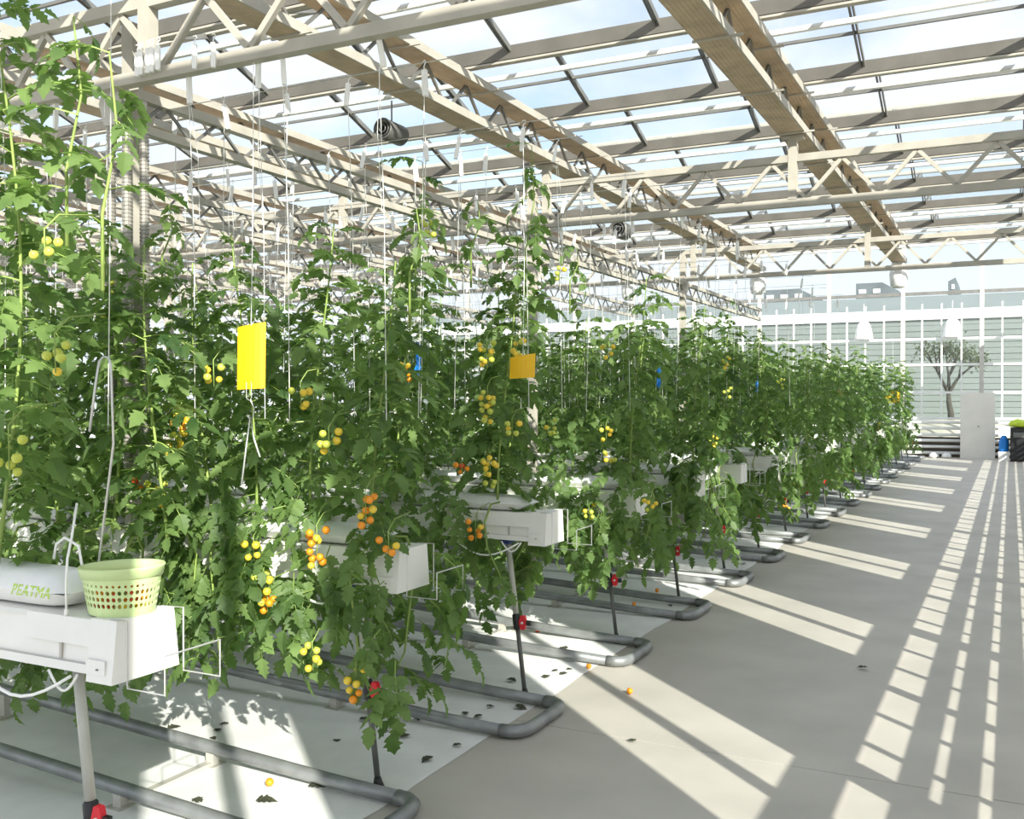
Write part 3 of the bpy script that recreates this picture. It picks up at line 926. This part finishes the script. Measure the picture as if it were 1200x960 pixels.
PLANTS = {}
def add_plant(k, i, x, y, proto, single, label, lay=None, stem=None, rz=0.0):
    t = thing('tomato_plant', label, 'tomato plant', (x, y, 0), 'tomato vines in rows', rz)
    PLANTS[(k, i)] = t
    put('stem', stem or proto['stem'], t)
    if single:
        for v, base, rot, sc in (lay or proto['lay']):
            put('leaf', leaf_mes[v], t, base, rot, sc)
    else:
        tag(put('foliage', proto['fol'], t), kind='stuff')
    return t
def plab(k, i):
    if k == 0: return 'leafy tomato vine rooted in the basket trough, %s plant from the concrete aisle' % ORD[i + 1]
    return 'tomato vine in %s, %s plant from the aisle' % (RLAB[k], ORD[i + 1])
rp_ = random.Random(77)
SP = 0.41
for k in range(17):
    n = 6 if k == 0 else 13 if k < 5 else 12 if k < 10 else 9
    for i in range(n):
        x = (-3.16 if k == 0 else -2.64) - SP * i + rp_.uniform(-0.05, 0.05)
        y = rowy(k) + (0.10 if i % 2 else -0.10)
        pr = PROTO[rp_.randrange(7)]
        if k >= 3 and k not in (5, 6) and i == 0: x += 0.17
        if k == 1 and i == 0: x += 0.03
        single = (k <= 4 and i < 5) or (k == 0) 
        if k == 0:
            zt = 3.3 - 0.1 * (i % 3); lay = plant_layout(40 + i, zt, 1.24 if i < 3 else 0.8, 32, False)
            lay = [L_ for L_ in lay if not (L_[1].z < 1.62 and L_[1].y < 0.15 and i < 2 and math.sin(L_[2][2]) < 0.2)]
            stem = stem_mb(40 + i, zt, 1.0).mesh('stem', M['stem'], True)
            add_plant(k, i, x, y + 0.05, pr, True, plab(k, i), lay, stem)
        elif k == 2 and i < 1:
            lay = plant_layout(60 + i, 2.85, 0.75, 36, False)
            lay = [L_ for L_ in lay if not (L_[1].z < 1.42 and math.sin(L_[2][2]) < 0.1 and math.cos(L_[2][2]) > -0.6)]
            add_plant(k, i, x - 0.18, y + 0.05, pr, True, plab(k, i), lay, stem_mb(60 + i, 2.85, 0.75).mesh('stem', M['stem'], True))
        else:
            rz = 0.0 if rp_.random() < 0.5 else math.pi
            add_plant(k, i, x, y, pr, single, plab(k, i), rz=rz)
# three vines trained on the near string line of the second row, in front of the first column
for j, x in enumerate((-3.62, -3.98, -4.42)):
    PR = PROTO[(2, 5, 0)[j]]
    add_plant(1, 13 + j, x, rowy(1) - 0.47, PR, True, 'tomato vine in front of the first column and its hoses, %s from the aisle' % ORD[j + 1])
# older leaves that hang over the trough ends
def drape(k, n, x0, x1, seed, zlo=0.82, zhi=1.42):
    rnd = random.Random(seed)
    for j in range(n):
        p = Vector((rnd.uniform(x1, x0), rowy(k) - rnd.uniform(0.13, 0.27), rnd.uniform(zlo, zhi)))
        best = min((q_ for q_ in PLANTS if q_[0] == k), key=lambda q_: abs(PLANTS[q_].location.x - p.x))
        t = PLANTS[best]; rz = t.rotation_euler.z
        put('leaf', leaf_mes[rnd.randrange(NL)], t, Matrix.Rotation(-rz, 4, 'Z') @ (p - t.location), (rnd.uniform(-.4, .4), rnd.uniform(0.2, 1.1), -math.pi / 2 + rnd.uniform(-1.0, 1.0) - rz), rnd.uniform(0.65, 1.0))
drape(1, 60, -2.46, -3.9, 1)
drape(0, 14, -3.35, -4.2, 5, 1.3, 1.7)
drape(2, 16, -3.02, -3.9, 2)
for k_, n_ in ((3, 34), (4, 34), (5, 14), (7, 30), (8, 26), (9, 26), (10, 24), (11, 24), (12, 20)):
    drape(k_, n_, -2.42 if k_ != 5 else -2.7, -3.3, k_)
# long shoots that climb on above the others
def shoot(k, i, pts, leaves, seed):
    t = PLANTS[(k, i)]
    off = t.location; rz = t.rotation_euler.z
    R_ = Matrix.Rotation(-rz, 4, 'Z')
    loc = [R_ @ (Vector(p) - off) for p in pts]
    s = MB().tube(loc, [0.007 - 0.004 * j / (len(loc) - 1) for j in range(len(loc))], 5).build('stem', M['stem'], t, True)
    rnd = random.Random(seed)
    a = rnd.uniform(0, 6)
    for j in range(leaves):
        f = (0.15 + 0.85 * j / max(1, leaves - 1)) * (len(loc) - 1)
        q_ = min(int(f), len(loc) - 2)
        p = loc[q_].lerp(loc[q_ + 1], f - q_)
        put('leaf', leaf_mes[rnd.randrange(NL)], t, p, (0, rnd.uniform(-0.2, 0.7), a), rnd.uniform(0.55, 0.9))
        a += 2.3
for (k, i, u, v0, v1, nl, sd_) in ((2, 3, 487, 300, 190, 9, 1), (2, 1, 615, 300, 172, 10, 2), (2, 2, 552, 290, 235, 6, 3), (1, 0, 480, 320, 245, 5, 4), (3, 1, 668, 330, 290, 5, 6), (6, 0, 845, 370, 352, 4, 7),
                                   (0, 0, 78, 200, 20, 9, 8), (0, 0, 120, 250, 60, 7, 9), (1, 4, 190, 300, 240, 6, 10)):
    yk = rowy(k) + (-0.12 if k else -0.05)
    a, b = at(u, v0, yk), at(u + 8, v1, yk)
    m = a.lerp(b, 0.5) + Vector((0.03, 0.02, 0))
    shoot(k, i, [a - Vector((0, 0, 0.25)), a, m, b], nl, sd_)

# ------------------------------------------------------------------ fruit clusters
def cluster(u, v, k, colr, num, dy=-0.34, rad=0.0185, seed=0, p=None):
    P0 = p or at(u, v, rowy(k) + dy)
    best = min(((kk, ii) for (kk, ii) in PLANTS if kk == k), key=lambda q_: abs(PLANTS[q_].location.x - P0.x))
    t = PLANTS[best]
    R_ = Matrix.Rotation(-t.rotation_euler.z, 4, 'Z')
    rnd = random.Random(seed + int(u * 3 + v))
    length = 0.032 * num ** 0.68
    pts = [P0 + Vector((0, 0.18, length * 0.5 + 0.09)), P0 + Vector((0, 0.05, length * 0.5 + 0.07)), P0 + Vector((0, 0, length * 0.5 + 0.02)), P0 + Vector((0.004, 0, -length * 0.5))]
    c = MB().tube([R_ @ (q_ - t.location) for q_ in pts], 0.0028, 4).build('fruit_cluster', M['stem'], t, True)
    placed = []
    tries = 0
    while len(placed) < num and tries < 400:
        tries += 1
        f = rnd.random()
        z = length * (0.5 - f)
        w = 0.046 * (1 - 0.45 * f)
        a = rnd.uniform(0, 6.28)
        q_ = P0 + Vector((w * math.cos(a), w * 0.9 * math.sin(a), z))
        r = rad * rnd.uniform(0.88, 1.08)
        if all((q_ - b).length > (r + rb) * 0.93 for b, rb in placed):
            placed.append((q_, r))
    names = {'g': ['green'], 'y': ['yellow', 'yellow', 'green'], 'o': ['orange', 'orange', 'yellow'], 'r': ['red', 'orange'], 'k': ['green', 'green', 'yellow']}[colr]
    for q_, r in placed:
        put('tomato', FR[rnd.choice(names)], c, R_ @ (q_ - t.location), (rnd.uniform(-.4, .4), rnd.uniform(-.4, .4), 0), r)
CL = [(52, 293, 0, 'k', 4), (64, 418, 0, 'k', 5), (10, 532, 0, 'g', 8), (122, 342, 1, 'k', 6), (211, 494, 1, 'o', 7), (205, 525, 1, 'y', 9), (183, 582, 1, 'y', 8), (158, 566, 1, 'r', 4),
      (297, 645, 1, 'y', 5), (309, 685, 1, 'y', 6), (313, 709, 1, 'o', 5), (371, 642, 1, 'o', 11), (366, 772, 1, 'y', 6), (417, 800, 1, 'o', 9), (352, 465, 1, 'y', 5), (133, 380, 1, 'k', 3),
      (570, 415, 2, 'k', 10), (571, 476, 2, 'y', 14), (574, 553, 2, 'y', 12), (557, 622, 2, 'o', 7), (474, 440, 2, 'o', 9), (541, 548, 2, 'r', 4), (428, 598, 1, 'o', 8), (605, 412, 2, 'y', 8),
      (503, 268, 2, 'k', 6), (710, 508, 3, 'y', 5), (762, 594, 3, 'y', 5), (715, 537, 3, 'k', 5), (712, 412, 3, 'y', 5), (645, 500, 3, 'k', 6), (878, 577, 6, 'o', 9), (921, 596, 7, 'o', 8),
      (836, 516, 5, 'y', 8), (852, 460, 5, 'k', 6), (850, 425, 5, 'k', 6), (934, 568, 8, 'k', 8), (991, 555, 10, 'r', 8), (985, 460, 10, 'o', 8), (950, 515, 9, 'y', 8), (915, 450, 7, 'k', 8),
      (600, 505, 2, 'k', 5), (385, 520, 1, 'k', 6), (250, 440, 1, 'k', 6), (690, 600, 3, 'k', 6), (1010, 520, 12, 'y', 8), (1030, 500, 13, 'o', 8), (455, 640, 1, 'o', 4), (655, 320, 3, 'k', 5)]
for i, (u, v, k, c_, n) in enumerate(CL): cluster(u, v, k, c_, n, seed=i, rad=0.0155 if k == 0 else 0.0185)

# ------------------------------------------------------------------ string hooks hanging from the crop wires
hk = MB()
hk.prism([(-0.011, 0.0), (0.011, 0.0), (0.012, -0.10), (0.010, -0.125), (-0.010, -0.125), (-0.012, -0.10)], 'y', -0.010, 0.010)
hk.tube([(0, 0, -0.004), (0, 0, 0.02), (0.012, 0, 0.034), (0.006, 0, 0.045), (-0.008, 0, 0.04)], 0.003, 4)
hook_me = hk.mesh('hook', M['hook'])
str_mes = [MB().tube([(0, 0, -0.12), (0.02 * s, 0.01, -0.8), (0.05 * s, -0.02 * s, -1.7)], 0.0022, 3).mesh('string', M['string']) for s in (-1, 1)]
tails = [MB().tube([(0.006, 0, -0.1), (0.03 * s, 0.03, -0.4), (0.02 * s, 0.05, -0.75)], 0.0016, 3).mesh('loose_end', M['string']) for s in (-1, 1)]
rh = random.Random(9)
hooks = 0
for k in range(0, 10):
    n = 7 if k == 0 else 17 if k < 7 else 14
    for i in range(n):
        for s in (-1, 1):
            if (i + (s > 0) + k) % 2 and k > 6: continue
            x = (-3.0 if k == 0 else -2.55) - 0.40 * i + rh.uniform(-0.14, 0.14)
            r = thing('string_hook', 'white string hook on the %s wire, %s, %s from aisle' % ('near' if s < 0 else 'far', RLAB[k][4:], ORD[i + 1]), 'string hook', (x, rowy(k) + 0.22 * s, ZW - 0.035), 'string hooks on the crop wires', 0.0)
            tilt = rh.uniform(-0.22, 0.22)
            rz = rh.uniform(-0.9, 0.9) + 0.45
            put('hook', hook_me, r, (0, 0, 0), (0, tilt, rz), rh.uniform(0.85, 1.15))
            put('string', rh.choice(str_mes), r)
            if rh.random() < 0.4: put('loose_end', rh.choice(tails), r)
            hooks += 1
# a bunch of spare hooks on the near truss beside the hoses
for j, du in enumerate((161, 165, 173, 178, 185, 228, 250)):
    p = at(du, 62 - 2 * j, 3.58)
    r = thing('string_hook', 'white spare hook clipped on the near truss beside the ribbed hoses, %s in line' % ORD[j + 1], 'string hook', p, 'spare hooks on the truss')
    put('hook', hook_me, r, (0, 0, 0), (0, 0, 0.5), 0.95)

# ------------------------------------------------------------------ sticky cards, wire stakes, ribbons, hoses, fans
def sticky(u, v, k, w, h, dy, label, tilt=0.0, hookwire=True, sz=1.0):
    p = at(u, v, rowy(k) + dy)
    t = thing('sticky_card', label, 'sticky card', p - Vector((0, 0, h / 2)), 'yellow sticky cards', 0.25)
    b = MB(); n = 6
    q = []
    for s in (0, 1):
        for i in range(n + 1):
            x = (i / n - 0.5) * w
            y = 0.05 * (x / w * 2) ** 2 * w * 4 * 0.6 + s * 0.0025
            top = 0.16 * (x + w / 2)
            for zz in (0.0, 1.0):
                q.append((x + 0.03 * w * zz, y, zz * (h - w * 0.2) + (top if zz else 0.05 * x)))
    o = 2 * (n + 1)
    fs = []
    for i in range(n):
        fs.append((2 * i, 2 * i + 2, 2 * i + 3, 2 * i + 1))
        fs.append((o + 2 * i, o + 2 * i + 1, o + 2 * i + 3, o + 2 * i + 2))
        fs.append((2 * i, o + 2 * i, o + 2 * i + 2, 2 * i + 2))
        fs.append((2 * i + 1, 2 * i + 3, o + 2 * i + 3, o + 2 * i + 1))
    fs.append((0, 1, o + 1, o)); fs.append((2 * n, o + 2 * n, o + 2 * n + 1, 2 * n + 1))
    b.add(q, fs).build('card', M['yellow'], t, False)
    MB().tube([(0.01, 0.0, h - 0.02), (0.015, 0.01, h + 0.5), (0.0, 0.05, ZW - p.z)], 0.002, 4).build('string', M['string'], t)
    if hookwire:
        MB().tube([(-0.012, -0.004, 0.03), (-0.012, -0.004, -0.04), (0.0, 0, -0.05), (0.012, -0.004, -0.04), (0.012, -0.004, 0.03)], 0.002, 4).build('wire_loop', M['wire'], t)
        MB().tube([(0.005, 0, -0.045), (0.022, 0, -0.085), (0.018, 0, -0.125), (-0.002, 0, -0.13), (-0.012, 0, -0.115)], 0.0028, 5).build('wire_hook', M['wire'], t)
        MB().tube([(-0.04, 0.0, -0.43), (-0.015, 0, -0.25), (0.004, 0, -0.125), (0.022, 0, -0.22), (0.04, 0.02, -0.30)], 0.0038, 5).build('cord', M['hook'], t, True)
    return t
sticky(292, 416, 1, 0.135, 0.30, -0.55, 'bright yellow curled sticky card hanging on a white cord among the vines')
sticky(611, 428, 2, 0.15, 0.15, -0.38, 'small crumpled yellow sticky card beside a tomato cluster', hookwire=False)
sticky(1046, 464, 15, 0.35, 0.35, -0.3, 'yellow sticky card at the end of the farthest vines', hookwire=False)

def ribbon(u, v, k, hgt, label):
    p = at(u, v, rowy(k) - 0.40)
    t = thing('blue_ribbon', label, 'ribbon', p, 'blue ribbons on the vines')
    rnd = random.Random(int(u))
    for j in range(4):
        pts = []
        for i in range(7):
            a = i * 1.3 + j * 1.7
            pts.append((0.016 * math.sin(a), 0.012 * math.cos(a * 1.3), hgt * (0.5 - i / 6) + 0.01 * rnd.uniform(-1, 1)))
        MB().tube(pts, [0.004, 0.008, 0.005, 0.009, 0.005, 0.008, 0.003], 5).build('ribbon_strand', M['bright_blue'], t)
ribbon(490, 420, 2, 0.19, 'bright blue ribbon tied on the vine left of the yellow tomato cluster')
ribbon(772, 443, 4, 0.17, 'blue and white ribbon knotted on a vine in the fourth row')
ribbon(887, 450, 7, 0.2, 'pale blue ribbon knotted on a vine in the seventh row')

# wire stakes on the first trough
def stake(pts, r, mat, label, name='wire_stake', cat='stake'):
    pts = [Vector(p) for p in pts]
    o = put(name, None, None, pts[-1]); tag(o, label, cat)
    MB().tube([p - pts[-1] for p in pts], r, 6).build('rod', mat, o, True)
    MB().tube([Vector((0, 0, 0)), Vector((0, 0, 0.02))], r * 1.8, 6).build('tip', mat, o, True)
    return o
yk = rowy(0)
pa = [at(105, 506, yk - 0.06), at(112, 450, yk - 0.04), at(116, 424, yk - 0.02), at(121, 418, yk), at(127, 419, yk), at(130, 428, yk), at(133, 520, yk)]
e = at(135, 640, yk + 0.115); e.z = TZ + 0.175
pa += [Vector((e.x - 0.10, yk + 0.12, BZ + 0.06)), Vector((e.x - 0.10, yk + 0.13, TZ + 0.166))]
stake(pa, 0.0042, M['wire'], 'tall bent wire hook standing behind the green basket')
x0 = at(75, 700, yk - 0.1).x
stake([at(90, 590, yk), at(84, 630, yk - 0.06), at(79, 655, yk - 0.105), at(77.5, 680, yk - 0.113), Vector((at(77.5, 695, yk - 0.114).x, yk - 0.114, TZ + 0.17))], 0.0042, M['hook'], 'white drip stake pushed in front of the printed grow bag')
stake([at(63, 655, yk + 0.02), at(66, 638, yk + 0.02), at(76, 630, yk + 0.02), at(92, 640, yk + 0.02), Vector((at(99, 665, yk + 0.02).x, yk + 0.02, BZ + 0.09))], 0.005, M['hook'], 'white drip tube arching over the printed grow bag', 'drip_tube', 'tube')

# ribbed hoses on the first column
for j, u in enumerate((130, 149, 169)):
    p = at(u, 180, 3.64 + (0.12, 0.03, 0.10)[j])
    b = MB(); prof = []
    z = 1.5
    top = 3.36
    while z < top:
        prof += [(0.026, z), (0.026, z + 0.010), (0.022, z + 0.012), (0.022, z + 0.018)]; z += 0.02
    b.lathe(prof, 10, (0, 0, 0))
    t = thing('ribbed_hose', 'silver ribbed hose hanging by the first column, ' + ['on its far side from the aisle', 'in front of the column', 'on the aisle side'][j], 'hose', (p.x, p.y, 0), 'ribbed hoses at the first column')
    b.build('ribbed_tube', M['hose'], t, False)
    MB().tube([(0, 0, top - 0.01), (0, 0, top + 0.05), (-0.02, 0.0, top + 0.085), (-0.06, 0.01, top + 0.09)], 0.016, 8).build('elbow', M['steel'], t, True)
    MB().tube([(0, 0, 1.17), (0, 0, 1.52)], 0.017, 8).build('drop_pipe', M['steel'], t, True)

def fan(u, v, Y, label, r=0.12):
    p = at(u, v, Y)
    t = thing('air_fan', label, 'fan', p, 'round air fans')
    n = 16
    q, fs = [], []
    for y in (-0.12, 0.12):
        for rr in (r, r - 0.012):
            for i in range(n):
                a = 2 * math.pi * i / n
                q.append((rr * math.cos(a), y, rr * math.sin(a)))
    for i in range(n):
        j = (i + 1) % n
        fs += [(i, j, 2 * n + j, 2 * n + i), (n + i, 3 * n + i, 3 * n + j, n + j), (i, n + i, n + j, j), (2 * n + i, 2 * n + j, 3 * n + j, 3 * n + i)]
    MB().add(q, fs).build('housing', M['post_dark'], t, True)
    MB().tube([(0, -0.06, 0), (0, 0.06, 0)], 0.03, 10).build('motor', M['black'], t)
    for i in range(5):
        a = 2 * math.pi * i / 5
        d = Vector((math.cos(a), 0, math.sin(a)))
        MB().bar(d * 0.02, d * (r - 0.015), 0.01, 0.05, (math.sin(a) * 0.7, 0.7, -math.cos(a) * 0.7)).build('blade', M['black'], t)
    g = MB()
    for rr in (r * 0.35, r * 0.7, r):
        g.tube([(rr * math.cos(2 * math.pi * i / n), -0.122, rr * math.sin(2 * math.pi * i / n)) for i in range(n)], 0.003, 4, True)
    g.build('guard', M['dark_steel'], t)
    MB().tube([(0, 0, r), (0, 0, 4.05 - p.z)], 0.006, 5).build('hanger', M['dark_steel'], t)
fan(459, 155, 6.1, 'dark round air fan hanging under the brown girder above the columns', 0.075)
fan(728, 270, 10.35, 'dark round air fan hung between the second and third trusses', 0.095)

# white pipes high at the left behind the vines
for j, (u0, v0, u1, v1) in enumerate(((-30, 138, 34, 122), (-30, 152, 66, 128))):
    a, b = at(u0, v0, 4.6), at(u1, v1, 4.6)
    o = MB().tube([a, b], 0.035, 8).build('white_duct', M['alu'], None, True)
    tag(o, ['upper', 'lower'][j] + ' white plastic pipe high above the basket row', 'pipe', 'white pipes under the roof')

# ------------------------------------------------------------------ things on the floor
rd = random.Random(31)
drop = [(738, 810), (316, 917), (690, 781), (770, 692), (590, 728), (603, 733), (630, 739), (743, 708)]
for i, (u, v) in enumerate(drop):
    p = ground(u, v, 0.022)
    o = put('fallen_tomato', FR['orange' if i != 6 else 'red'], None, (p.x, p.y, 0.023), (rd.random(), rd.random(), 0), 0.0195 if i > 1 else 0.021)
    tag(o, ['orange fallen tomato lying alone on the sunlit concrete', 'orange fallen tomato under the nearest pipe rail on white ground cover'][i] if i < 2 else '%s fallen tomato on the white ground cover by %s' % ('red' if i == 6 else 'orange', RLAB[round((p.y - ROW0) / PITCH_Y)]),
        'tomato', 'fallen tomatoes' if i > 1 else None)
leafd = [(313, 942), (250, 868), (146, 832), (255, 858), (205, 855), (262, 851), (232, 942), (185, 942), (390, 918), (372, 925), (470, 862), (475, 865), (500, 893), (535, 876), (450, 858), (545, 838), (560, 842), (600, 800),
         (610, 832), (640, 795), (650, 788), (660, 792), (668, 786), (660, 762), (692, 772), (785, 712), (580, 815), (740, 870), (870, 662), (1010, 785), (575, 830), (430, 846), (395, 870), (490, 845)]
dry_mes = []
for s in range(4):
    b = MB(); rr = random.Random(s)
    leaflet(b, Vector((0, 0, 0.012)), Vector((1, 0, 0.05)).normalized(), Vector((0, 0, 1)), 1.0, 0.8, rr)
    b.v = [(p[0] - 0.5, p[1], max(0.0, p[2] * 0.6 + 0.14 * abs(noise.noise(Vector((p[0] * 3, p[1] * 3, s)))) + 0.12)) for p in b.v]
    dry_mes.append(b.mesh('fallen_leaf', M['dry']))
for i, (u, v) in enumerate(leafd):
    p = ground(u, v)
    sz = rd.uniform(0.05, 0.09) if i else 0.10
    o = put('fallen_leaf', dry_mes[i % 4], None, (p.x, p.y, 0.006), (0, 0, rd.uniform(0, 6.28)), sz)
    kk = max(0, min(9, round((p.y - ROW0) / PITCH_Y)))
    tag(o, ('dark withered leaf on the concrete aisle beside ' if p.x > EDGE_X else 'dark withered leaf on the ground cover below ') + RLAB[kk], 'leaf', 'fallen leaves')

# ------------------------------------------------------------------ by the far wall
bd = thing('white_board', 'tall cream board leaning upright against the far glass wall', 'board', (-0.90, YW - 0.42, 0))
MB().box(-0.46, 0.46, -0.025, 0.025, 0.0, 1.98).build('panel', M['board'], bd)
for x in (-0.475, 0.46): MB().box(x, x + 0.015, -0.03, 0.03, 0, 1.98).build('edge_strip', M['alu'], bd)
MB().tube([(0.02, -0.06, 0.98), (0.02, -0.03, 0.98)], 0.02, 8).build('knob', M['dark_steel'], bd)
cb = thing('black_cabinet', 'black cabinet standing beside the cream board near the far wall', 'cabinet', (0.32, YW - 1.1, 0))
MB().box(-0.34, 0.3, -0.3, 0.3, 0.03, 0.98).build('body', M['black'], cb)
MB().box(-0.32, 0.28, -0.315, -0.3, 0.08, 0.95).build('door', M['black'], cb)
MB().box(-0.26, 0.02, -0.322, -0.315, 0.70, 0.84).build('label_plate', M['dark_steel'], cb)
for x in (-0.3, 0.26):
    for y in (-0.26, 0.26): MB().box(x - 0.03, x + 0.03, y - 0.03, y + 0.03, 0, 0.03).build('foot', M['black'], cb)
b = MB().lathe([(0.10, 0.0), (0.30, 0.02), (0.33, 0.09), (0.27, 0.17), (0.12, 0.22)], 12)
b.v = [(p[0] * (1 + 0.15 * noise.noise(Vector(p) * 6)), p[1] * 0.8, p[2] * (1 + 0.4 * noise.noise(Vector(p) * 5))) for p in b.v]
o = b.build('lime_bag', M['lime'], None, True); o.location = (0.27, YW - 1.1, 0.98)
tag(o, 'crumpled lime green bag lying on top of the black cabinet', 'bag')
b = MB().lathe([(0.14, 0.0), (0.17, 0.1), (0.16, 0.35), (0.10, 0.46), (0.06, 0.52)], 10)
b.v = [(p[0], p[1] * 0.7, p[2]) for p in b.v]
o = b.build('blue_can', M['bright_blue'], None, True); o.location = (-0.185, YW - 1.15, 0.272)
o.scale = (0.8, 0.8, 0.9)
tag(o, 'blue plastic can standing on the small white box', 'can')
wb = thing('white_box', 'small white box on the floor beside the black cabinet', 'box', (-0.185, YW - 1.15, 0))
MB().box(-0.14, 0.14, -0.16, 0.16, 0, 0.22).build('body', M['white'], wb)
MB().box(-0.15, 0.15, -0.175, 0.175, 0.22, 0.27).build('lid', M['white'], wb)
for i, x in enumerate((-2.1, -1.75)):
    b = MB().lathe([(0.08, 0.0), (0.14, 0.03), (0.13, 0.11), (0.06, 0.16)], 10)
    o = b.build('white_bundle', M['bag'], None, True); o.location = (x, YW - 0.5, 0)
    tag(o, ['small white plastic bundle on the floor under the heating pipes', 'small white plastic bundle on the floor close to the cream board'][i], 'bundle', 'white bundles by the far wall')
# draped white covers hung on the far wall's upper rail
for i, (u, v) in enumerate(((1012, 380), (1116, 382))):
    p = at(u, 398, YW - 0.2)
    b = MB()
    prof = [(0.33, 0.02), (0.34, 0.06), (0.29, 0.35), (0.22, 0.62), (0.11, 0.74), (0.13, 0.84), (0.14, 0.93), (0.09, 1.02), (0.03, 1.05)]
    b.lathe(prof, 20)
    b.v = [(q_[0] * (1 + 0.12 * math.sin(7 * math.atan2(q_[1], q_[0]))) , q_[1] * 0.45 * (1 + 0.12 * math.sin(7 * math.atan2(q_[1], q_[0]))), q_[2]) for q_ in b.v]
    t = thing('draped_cover', 'white draped cloth cover on the far wall rail ' + ['above the vine tops', 'above the bare tree'][i], 'cloth cover', (p.x, YW - 0.19, 3.68), 'white covers on the far wall')
    t.scale = (0.8, 0.8, 0.8)
    b.build('cloth', M['bag'], t, True)
    MB().tube([(0, 0, 1.03), (0, 0.03, 1.42)], 0.012, 6).build('cord', M['string'], t)

# ------------------------------------------------------------------ outside: tree, neighbouring glasshouse, distant roofs
def tree(x, y, z0, h, label):
    t = thing('bare_tree', label, 'tree', (x, y, z0))
    rnd = random.Random(4)
    tr = MB(); tips = []
    def grow(p, d, L, r, depth):
        pts = [p]
        for i in range(3):
            d = (d + Vector((rnd.uniform(-.15, .15), rnd.uniform(-.15, .15), rnd.uniform(0, .12)))).normalized()
            pts.append(pts[-1] + d * L / 3)
        tr.tube(pts, [r, r * .88, r * .76, r * .62], 6)
        if depth <= 1: tips.append(pts[-1]); tips.append(pts[2])
        if depth == 0: return
        for j in range(3 if depth > 2 else 2):
            a = rnd.uniform(0, 6.28)
            sp = rnd.uniform(0.45, 0.8)
            nd = (d + Vector((math.cos(a) * sp, math.sin(a) * sp, rnd.uniform(-0.05, 0.2)))).normalized()
            grow(pts[-1], nd, L * rnd.uniform(.66, .82), r * .6, depth - 1)
    grow(Vector((0, 0, 0)), Vector((0, 0, 1)), h * 0.26, 0.12, 4)
    tr.build('trunk', M['bark'], t, True)
    fo = MB()
    for p in tips:
        for j in range(9):
            c = p + Vector((rnd.gauss(0, .2), rnd.gauss(0, .2), rnd.gauss(0, .16)))
            d = Vector((rnd.uniform(-1, 1), rnd.uniform(-1, 1), rnd.uniform(-1, 1))).normalized()
            s = d.cross(Vector((0.3, 0.2, 1))).normalized() * 0.035
            fo.add([c, c + d * .06 + s, c + d * .14, c + d * .06 - s], [(0, 1, 2, 3)])
    tag(fo.build('foliage', M['tree_leaf'], t), kind='stuff')
p = at(1111, 488, YW + 2.0)
mound = MB()
for i in range(1):
    mound.lathe([(3.6, -0.2), (3.0, 0.4), (2.1, 0.8), (1.1, 1.02), (0.3, 1.08)], 24)
mo = mound.build('earth_mound', M['soil'], None, True); mo.location = (p.x, YW + 4.2, 0)
tag(mo, 'pale earth mound outside the far glass wall under the tree', 'mound')
mo.scale = (1, 0.75, 1)
tree(p.x, YW + 4.0, 1.05, 3.6, 'dark branching tree with thin foliage outside the far glass wall')
nb = thing('neighbour_glasshouse', 'pale green neighbouring glasshouse behind the far wall', 'building', (-8, 44.0, 0))
z = 0.0; i = 0
pl_me = MB().box(-22, 22, -0.03, 0.03, 0.01, 0.235).mesh('cladding_plank', M['facade'])
while z < 5.0:
    put('cladding_plank', pl_me, nb, (0, -0.03 if i % 2 else 0.0, z)); z += 0.24; i += 1
MB().box(-22.2, 22.2, -0.15, 0.1, 5.04, 5.45).build('fascia', M['facade_white'], nb)
MB().box(-22, 22, 0.05, 6.0, 0, 5.0).build('body', M['facade'], nb)
MB().prism([(0.0, 5.45), (6.0, 5.45), (3.0, 6.3)], 'x', -22, 22).build('roof', M['facade'], nb)
for (u0, u1, v0, v1, slope, label) in ((1003, 1053, 330, 347, 0.45, 'dark flat roofed building far beyond the glasshouse'), (895, 962, 337, 352, 0.8, 'long dark roof far beyond the glasshouse, lower one'), (1111, 1125, 325, 342, 0.9, 'small dark gable far beyond the glasshouse')):
    Yb = 70.0
    a, c = at(u0, v1 + 4, Yb), at(u1, v0, Yb)
    t = thing('distant_building', label, 'building', (a.x, Yb, 0), 'distant dark buildings')
    w, top, bot = c.x - a.x, c.z, a.z
    MB().prism([(0, 0), (w, 0), (w, bot + (top - bot) * (1 - slope) * 0.8), (w * 0.62, top), (0, top if slope < 0.85 else bot + (top - bot) * 0.8)], 'y', 0, 5).build('block', M['far_dark'], t)
    nwin = max(2, int(w / 0.8))
    for j in range(nwin - 1):
        x = 0.2 + j * w / nwin
        MB().box(x, x + w / nwin * 0.5, -0.06, 0.0, bot + (top - bot) * 0.35, bot + (top - bot) * 0.6).build('window', M['facade_white'], t)
